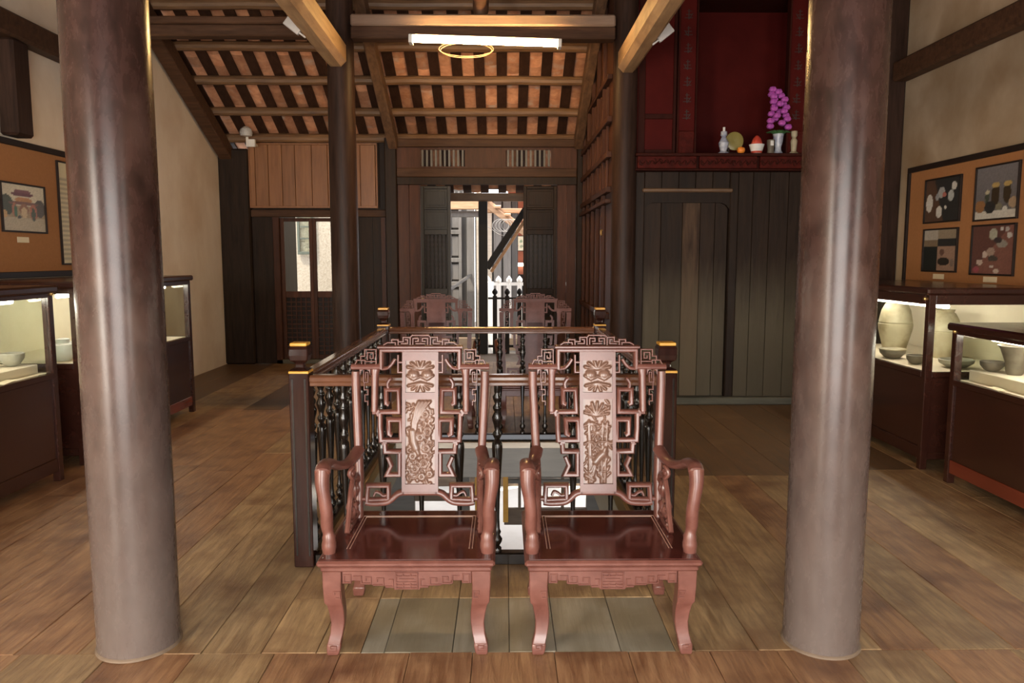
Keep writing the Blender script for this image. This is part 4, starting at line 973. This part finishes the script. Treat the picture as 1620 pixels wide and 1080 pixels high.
pot('white_bowl', 'white lidded bowl in the case behind the left foreground column', 'bowl', [(0.05, 0), (0.09, 0.04), (0.10, 0.08), (0.085, 0.12), (0.045, 0.13), (0.05, 0.16), (0.03, 0.165), (0.0, 0.165)], (-3.28, 5.64, D4), 'white_china')
pot('white_bowl', 'open white bowl next to the lidded one behind the left column', 'bowl', [(r*1.1, z*1.5) for r, z in bowl], (-3.26, 5.90, D4), 'white_china')
t = thing('stone_plaque', 'grey stone plaque leaning in the far left case', 'plaque', (-3.42, 7.10, D4), math.radians(-40))
MB().cbox((0, 0, 0.145), (0.24, 0.03, 0.29), Matrix.Rotation(-0.12, 3, 'X')).build('slab', 'grey_pottery', t, bevel=0.015)
pot('dark_bowl', 'small dark dish in front of the grey stone plaque', 'dish', [(r*.7, z*.5) for r, z in bowl], (-3.20, 6.85, D4), 'dark_pottery')

# ================================================================== PHOTO BOARDS ON THE SIDE WALLS
def print_mesh(W, H, fn, n=44):
    me = MB().grid([W*i/(n-1) for i in range(n)], [H*j/(n-1) for j in range(n)], [[0.0]*n for _ in range(n)]).mesh('print', fixn=False)
    a = me.color_attributes.new('Col', 'FLOAT_COLOR', 'POINT')
    for j in range(n):
        for i in range(n): a.data[j*n+i].color = (*fn(i/(n-1), j/(n-1)), 1)
    me.materials.append(M['print']); return me
def blobs(bgc, items, seed=0, nz=0.03):
    r_ = random.Random(seed)
    def f(u, v):
        c = bgc(u, v) if callable(bgc) else bgc
        for (x, y, rx, ry, col) in items:
            if ((u-x)/rx)**2+((v-y)/ry)**2 < 1: c = col
        q = 1+r_.uniform(-nz, nz)*4; return tuple(max(0, k*q) for k in c)
    return f
def frame(board, label, y0, y1, z0, z1, side, fn, xw, lab='picture'):
    """picture frame flat on a side-wall board; local +x runs to the viewer's right"""
    if side > 0: t = thing('framed_picture', label, 'picture', (xw, y1, z0), -math.pi/2)
    else: t = thing('framed_picture', label, 'picture', (xw, y0, z0), math.pi/2)
    W, H = y1-y0, z1-z0; fw = 0.014
    MB().box(0, W, -0.02, 0, 0, fw).box(0, W, -0.02, 0, H-fw, H).box(0, fw, -0.02, 0, fw, H-fw).box(W-fw, W, -0.02, 0, fw, H-fw).build('frame', 'frame_black', t, bevel=0.002)
    me = print_mesh(W-2*fw, H-2*fw, fn); inst(me, 'print', t, (fw, -0.008, fw))
    return t
def board(label, side, y0, y1, z0, z1):
    xw = 3.95*side
    t = thing('photo_board', label, 'board', (xw-side*.001, 0, 0)); s = -side
    x0, x1 = sorted((0, s*0.03)); MB().box(x0, x1, y0, y1, z0, z1).build('panel', 'display_panel', t)
    x0, x1 = sorted((0, s*0.05)); f_ = 0.05
    MB().box(x0, x1, y0, y1, z1-f_, z1).box(x0, x1, y0, y1, z0, z0+f_).box(x0, x1, y0, y0+.04, z0+f_, z1-f_).box(x0, x1, y1-.04, y1, z0+f_, z1-f_).build('border', 'frame_black', t, bevel=0.004)
board('orange photo board on the right wall with black border', 1, 3.6, 7.42, 1.24, 2.36)
board('orange photo board on the left wall behind the column', -1, 3.6, 7.25, 1.34, 2.44)
k = 3.92/3.88
BR = -1
white, dark, tan = (.62, .60, .55), (.02, .018, .02), (.30, .20, .13)
frame(None, 'framed photo of pale shards on black, upper left on the right wall board', 6.54, 7.10, 1.815, 2.215, 1, blobs(lambda u, v: (.03, .03, .03) if u+v*.3 > .55 else (.10, .055, .035), [(.12, .45, .10, .22, white), (.42, .22, .09, .14, white), (.47, .68, .10, .13, (.35, .36, .36)), (.55, .62, .06, .06, (.45, .16, .13)), (.74, .58, .08, .13, (.45, .47, .46)), (.82, .80, .07, .10, white), (.60, .32, .03, .05, white), (.35, .58, .05, .09, (.3, .31, .32))], 1), 3.919)
frame(None, 'framed photo of two tall vases on a white table, upper right on the board', 5.80, 6.345, 1.80, 2.24, 1, blobs(lambda u, v: (.55, .53, .47) if v < .15 else (.12+.06*v, .115+.055*v, .12+.06*v), [(.48, .45, .10, .22, (.05, .035, .02)), (.48, .64, .10, .05, (.45, .32, .12)), (.75, .47, .09, .20, (.05, .035, .02)), (.75, .64, .09, .05, (.45, .32, .12)), (.28, .42, .05, .14, (.06, .07, .05)), (.28, .52, .05, .04, (.5, .45, .3)), (.12, .25, .13, .12, (.28, .14, .06)), (.36, .22, .13, .12, (.03, .03, .03)), (.58, .22, .08, .07, (.2, .19, .13)), (.72, .17, .06, .05, (.6, .6, .55)), (.90, .28, .10, .10, (.38, .28, .18))], 2), 3.919)
frame(None, 'framed photo collage of four dark squares, lower left on the board', 6.545, 7.085, 1.375, 1.765, 1, blobs(lambda u, v: ((.42, .38, .32) if v > .76 else (.22, .16, .10)) if (u < .42 and v > .6) else ((.30, .24, .17) if v > .78 else (.03, .03, .03)) if v > .6 else ((.02, .022, .02) if u < .42 else (.33, .21, .15)), [(.63, .22, .18, .10, (.03, .025, .02)), (.57, .45, .07, .08, (.15, .08, .06)), (.88, .2, .06, .10, (.2, .15, .12))], 3), 3.919)
frame(None, 'framed photo of a row of shells and beads on red, lower right on the board', 5.80, 6.35, 1.36, 1.77, 1, blobs(lambda u, v: (.20, .09, .07) if u > .9*v else (.12, .055, .045), [(.50, .82, .10, .12, (.36, .36, .28)), (.72, .62, .12, .08, (.28, .26, .22)), (.62, .70, .10, .06, (.05, .04, .04)), (.46, .46, .10, .09, (.34, .25, .2)), (.32, .40, .06, .07, (.5, .42, .36)), (.2, .24, .08, .06, (.48, .38, .32)), (.12, .08, .08, .07, (.32, .08, .1)), (.52, .32, .12, .06, (.07, .06, .05)), (.88, .80, .06, .06, (.5, .48, .45)), (.82, .92, .05, .05, (.4, .38, .36)), (.70, .93, .04, .04, (.5, .48, .45)), (.5, .15, .04, .03, (.5, .45, .4)), (.62, .06, .07, .05, (.5, .4, .33))], 4), 3.919)
def caption(label, x, y, z, side, wd=.17, hh=.045):
    tag(MB().box(min(0, -side*.004), max(0, -side*.004), -wd/2, wd/2, 0, hh).build('caption_strip', 'paper', loc=(x, y, z)), label, 'label')
caption('cream caption strip under the dark photo collage', 3.92, 6.82, 1.312, 1); caption('cream caption strip under the photo of shells', 3.92, 6.09, 1.305, 1)
caption('cream caption strip under the framed gateway photo', -3.92, 6.28, 1.625, -1, .15)
gate = blobs(lambda u, v: (.62, .56, .42) if v > .55 else ((.45, .38, .26) if v < .30 else (.36, .27, .16)), [(.10, .55, .16, .22, (.07, .08, .05)), (.88, .52, .14, .20, (.10, .085, .07)), (.05, .35, .06, .08, (.55, .35, .15)),
    (.48, .80, .26, .055, (.16, .06, .07)), (.48, .86, .20, .04, (.20, .08, .09)), (.50, .67, .20, .07, (.48, .24, .10)), (.5, .60, .36, .04, (.20, .10, .08)), (.28, .45, .06, .16, (.42, .17, .10)), (.30, .42, .035, .14, (.08, .16, .10)),
    (.72, .42, .09, .18, (.42, .16, .10)), (.72, .38, .05, .15, (.08, .10, .07)), (.50, .47, .11, .13, (.30, .15, .09)), (.50, .40, .07, .12, (.55, .42, .25)), (.38, .30, .04, .04, (.08, .07, .07))], 5)
frame(None, 'framed photo of an ornate red gateway on the left wall board', 6.02, 6.60, 1.705, 2.10, -1, gate, -3.919)
def textsheet(u, v):
    line = int(v*44) % 1 == 0 and ((v*22) % 1 < 0.42) and .05 < u < .95 and .04 < v < .96
    return (.40, .35, .24) if line else (.70, .62, .40)
frame(None, 'tall framed text sheet partly hidden by the left column', 6.80, 7.18, 1.44, 2.35, -1, textsheet, -3.919)

# ================================================================== COURTYARD AND REAR BUILDING BEYOND THE DOOR
structure(MB().box(-1.36, 2.6, 10.95, 12.1, -0.16, -0.02).build('floor_gallery', 'lower_wood'))
t = thing('gallery_post', 'black gallery post with a diagonal brace outside the open door', 'post', (-0.325, 12.05, -0.02))
MB().box(-0.07, 0.07, -0.06, 0.06, 0, 2.43).build('post', 'outer_dark', t, bevel=0.006)
MB().beam((0.06, 0.0, 1.36), (0.72, 0.0, 2.36), 0.10, 0.10, (0, 1, 0)).build('brace', 'outer_dark', t, bevel=0.006)
MB().beam((0.125, 0.045, 1.30), (0.78, 0.045, 2.29), 0.05, 0.05, (0, 1, 0)).build('brace_edge', 'outer_wood', t, bevel=0.004)
pick_dark = MB().box(-0.035, 0.035, -0.03, 0.03, 0, 0.92).lathe([(0.025, 0.92), (0.02, 0.94), (0.042, 0.965), (0.045, 0.99), (0.02, 1.03), (0.0, 1.045)], 10)
t = thing('gallery_fence', 'black picket fence of the gallery outside the open door', 'fence', (0, 12.05, -0.02))
pk = meshof(pick_dark, 'picket', 'outer_dark')
for k in range(9): inst(pk, 'picket', t, (-0.142+0.195*k, 0, 0))
MB().box(-0.25, 2.4, -0.02, 0.02, 0.87, 0.90).build('rail', 'outer_dark', t); MB().box(-0.25, 2.4, -0.02, 0.02, 0.10, 0.14).build('rail', 'outer_dark', t)
# far side
structure(MB().box(-2.2, 3.0, 14.35, 18.2, -0.25, -0.02).build('floor_rear', 'lower_wood'))
t = thing('white_fence', 'sunlit white picket fence across the courtyard', 'fence', (0, 14.45, -0.02))
pkw = meshof(MB().box(-0.045, 0.045, -0.03, 0.03, 0, 1.02).lathe([(0.03, 1.02), (0.025, 1.05), (0.055, 1.08), (0.055, 1.12), (0.02, 1.17), (0.0, 1.19)], 10), 'picket', 'outer_white')
for k in range(10): inst(pkw, 'picket', t, (-0.30+0.20*k, 0, 0))
MB().box(-0.35, 1.8, -0.022, 0.022, 1.06-.06, 1.06).build('rail', 'outer_white', t); MB().box(-0.35, 1.8, -0.022, 0.022, 0.12, 0.18).build('rail', 'outer_white', t)
tag(MB().box(-0.34, -0.19, 14.18, 14.34, -2.9, 1.06).build('white_pillar', 'outer_white', bevel=0.01), 'sunlit white pillar standing below the white fence', 'pillar')
# grey panelled wall on the left of the court
pwl = sroot('wall_court_left', (0, 14.6, 0))
def pb(name, a, b, c, d, z0, z1, mat, bev=0.006): return MB().box(a, b, c, d, z0, z1).build(name, mat, pwl, bevel=bev)
pb('backing', -1.7, -0.60, 0.03, 0.06, -0.02, 2.9, 'outer_grey_dark')
pb('post', -0.70, -0.56, -0.05, 0.05, -0.02, 2.9, 'outer_grey'); pb('post', -0.52, -0.42, -0.05, 0.05, -0.02, 2.9, 'hole_beam')
for z0, z1 in ((0.05, .12), (.95, 1.05), (1.42, 1.50), (1.95, 2.03), (2.42, 2.50)): pb('rail', -1.7, -0.80, -0.02, 0.03, z0, z1, 'outer_grey')
for x in (-0.83, -1.03, -1.27, -1.45): pb('muntin', x-.03, x+.03, -0.018, 0.03, 0.1, 2.42, 'outer_grey')
for a, b in ((-1.00, -0.86), (-1.24, -1.06), (-1.42, -1.30)):
    for z0, z1 in ((1.09, 1.38), (1.54, 1.91), (2.07, 2.38), (0.2, .9)): pb('panel', a, b, 0.0, 0.03, z0, z1, 'outer_grey')
for k in range(9): pb('slat', -1.5+.09*k, -1.46+.09*k, -0.01, 0.02, 2.55, 2.75, 'outer_grey')
pwr = sroot('wall_court_middle', (0, 16.0, 0))
for k, (a, b, mt) in enumerate(((-0.40, -0.26, 'outer_grey'), (-0.22, -0.10, 'hole_beam'), (-0.06, 0.10, 'outer_grey'), (0.14, 0.30, 'outer_grey'), (0.32, 0.42, 'outer_grey_dark'))):
    MB().box(a-.15, b-.15, 0, 0.05, -0.02, 2.7).build('board', mt, pwr, bevel=0.006)
MB().box(-0.6, 0.3, 0.05, 0.08, -0.02, 2.7).build('backing', 'outer_grey_dark', pwr)
structure(MB().box(0.10, 2.6, 18.0, 18.1, -0.02, 3.2).build('wall_rear', 'outer_redwall'))
t = thing('framed_picture', 'small pale framed picture on the red wall across the courtyard', 'picture', (0.36, 17.99, 1.66))
MB().box(-0.17, 0.17, -0.02, 0, 0, 0.36).build('frame', 'frame_black', t, bevel=0.003)
inst(print_mesh(0.31, 0.33, blobs((.62, .62, .48), [(.3, .6, .12, .1, (.4, .2, .15)), (.65, .65, .12, .1, (.2, .3, .18)), (.35, .3, .12, .1, (.5, .25, .2)), (.68, .3, .12, .1, (.25, .3, .2))], 8), 20), 'print', t, (-0.155, -0.0215, 0.015))
t = thing('tube_lamp', 'small bright tube lamp low on the red wall across the courtyard', 'lamp', (0.55, 17.95, 1.34))
MB().tube([(-0.26, -0.02, 0), (0.4, -0.02, 0)], 0.03, 8).build('tube', 'lamp_far', t, True); MB().box(-0.28, 0.42, -0.005, 0.03, 0.0, 0.05).build('housing', 'white_plastic', t)
# dark cabinet front under the lamp
tag(MB().box(0.12, 2.2, 17.7, 17.95, -0.02, 1.12).build('low_cabinet', 'outer_dark', bevel=0.01), 'dark low cabinet below the lamp across the courtyard', 'cabinet')
# eaves: main house eave beam, and sunlit timbers of the court roof
eb = thing('eave_beam', 'dark eave beam with tile ends just outside the door head', 'beam', (0, 11.93, 2.375))
MB().box(-1.6, 2.6, -0.06, 0.06, 0, 0.12).build('beam', 'purlin_wood', eb, bevel=0.01)
er = sroot('roof_court', (0, 0, 0))
MB().beam((-2.4, 14.0, 2.455), (-0.30, 14.0, 2.455), 0.12, 0.15).build('eave_board', 'outer_wood', er, bevel=0.008)
MB().beam((-2.4, 14.1, 2.30), (-0.45, 14.1, 2.30), 0.10, 0.11).build('lower_beam', 'outer_grey', er, bevel=0.008)
dirv = Vector((0.80, 0.0, -0.60))
for k, (y, h) in enumerate(((13.3, 0.0), (13.6, 0.03), (13.9, 0.06), (14.2, .09), (14.5, .12))):
    a = Vector((-0.36, y, 2.47+h)); MB().beam(a, a+dirv*1.7, 0.07, 0.10).build('rafter', 'outer_wood', er, bevel=0.006)
for k in range(7):
    a = Vector((-0.36, 13.2, 2.56))+dirv*(0.22*k+.1); MB().beam(a, a+Vector((0, 1.6, .13)), 0.10, 0.03).build('batten', 'outer_wood', er)
MB().prism([(15.2, 2.85), (18.2, 4.2), (18.2, 4.3), (15.2, 2.95)], -4.2, 4.2, 'x').build('rear_roof', 'roof_tile', er)
MB().beam((-0.3, 13.75, 2.34), (2.4, 13.75, 2.34), 0.08, 0.08).build('cross_timber', 'outer_wood', er, bevel=0.008)
MB().beam((0.36, 13.70, 1.95), (0.36, 13.70, 2.38), 0.05, 0.05, (0, 1, 0)).build('upright', 'outer_wood', er)
wz = MB()
for k in range(4): wz.tube([(-0.05+.05*k+0.13*math.cos(a), 12.3+.02*k, 2.02+0.10*math.sin(a)) for a in [2*math.pi*i/20 for i in range(20)]], 0.004, 5, closed=True)
wz.tube(bez([(-0.26, 12.05, 2.0), (-0.22, 12.3, 1.98), (0.0, 12.3, 1.86), (0.30, 12.1, 1.98)], 8), 0.004, 5)
tag(wz.build('wire_coil', 'grey_metal', None, True), 'loose coils of wire hanging beside the black gallery post', 'wire')
tag(MB().beam((-1.30, 12.0, 0.70), (-0.63, 14.56, 1.18), 0.05, 0.06).build('hand_rail', 'outer_grey_dark', bevel=0.01), 'sloping handrail before the grey panelled court wall', 'handrail')

# ================================================================== LOWER STOREY SEEN THROUGH THE OPENING
structure(MB().box(-4.3, 4.3, -1.7, 19, -3.10, -2.90).build('floor_lower', 'stone_floor'))
structure(MB().box(-4.2, -4.0, -1.7, 18, -2.9, -0.16).build('wall_lower_left', 'plaster')); structure(MB().box(4.0, 4.2, -1.7, 18, -2.9, -0.16).build('wall_lower_right', 'plaster'))
lw = sroot('wall_lower_back', (0, 10.7, 0))
for a, b in ((-4.0, -1.3), (-0.66, -0.50), (0.29, 0.45), (1.2, 4.0)): MB().box(a, b, 0, 0.12, -2.9, -0.2).build('pier', 'lower_grey', lw, bevel=0.01)
MB().box(-1.3, 1.2, 0, 0.10, -1.52, -0.2).build('header', 'lower_grey', lw)
for z in (-1.58, -1.66, -1.74): MB().box(0.06, 1.2, -0.02, 0.07, z, z+.05).build('louvre', 'lower_grey', lw)
MB().box(0.0, 1.2, -0.02, 0.06, -2.36, -2.12).build('mid_rail', 'lower_wood', lw, bevel=0.006)
for x in (0.225, 0.52, 0.85): MB().box(x-.02, x+.02, -0.01, 0.05, -2.12, -1.52).build('mullion', 'lower_wood', lw)
MB().box(-1.3, -0.55, -0.02, 0.06, -2.0, -1.90).build('mid_rail', 'lower_wood', lw, bevel=0.006)
lv = sroot('wall_lower_court', (0, 14.35, 0))
MB().box(-4.0, 4.0, 0.1, 0.15, -2.9, -0.25).build('back_board', 'outer_white', lv)
for x in (-1.6, -0.9, -0.35, 0.30, 0.62, 1.3): MB().box(x-.05, x+.05, 0, 0.1, -2.9, -0.3).build('mullion', 'lower_wood', lv, bevel=0.006)
MB().box(-4, 4, -0.02, 0.1, -2.9, -2.75).build('sill', 'lower_wood', lv, bevel=0.006)
tag(MB().box(-0.015, 0.06, 10.62, 10.66, -2.30, -1.45).build('gold_board', 'gold_paint', bevel=0.004), 'narrow gilded vertical board hanging in the storey below', 'board')
tag(MB().box(-0.42, -0.38, 10.62, 10.66, -2.30, -1.45).build('gold_board', 'gold_paint', bevel=0.004), 'second gilded board in the storey below, left of the first', 'board')
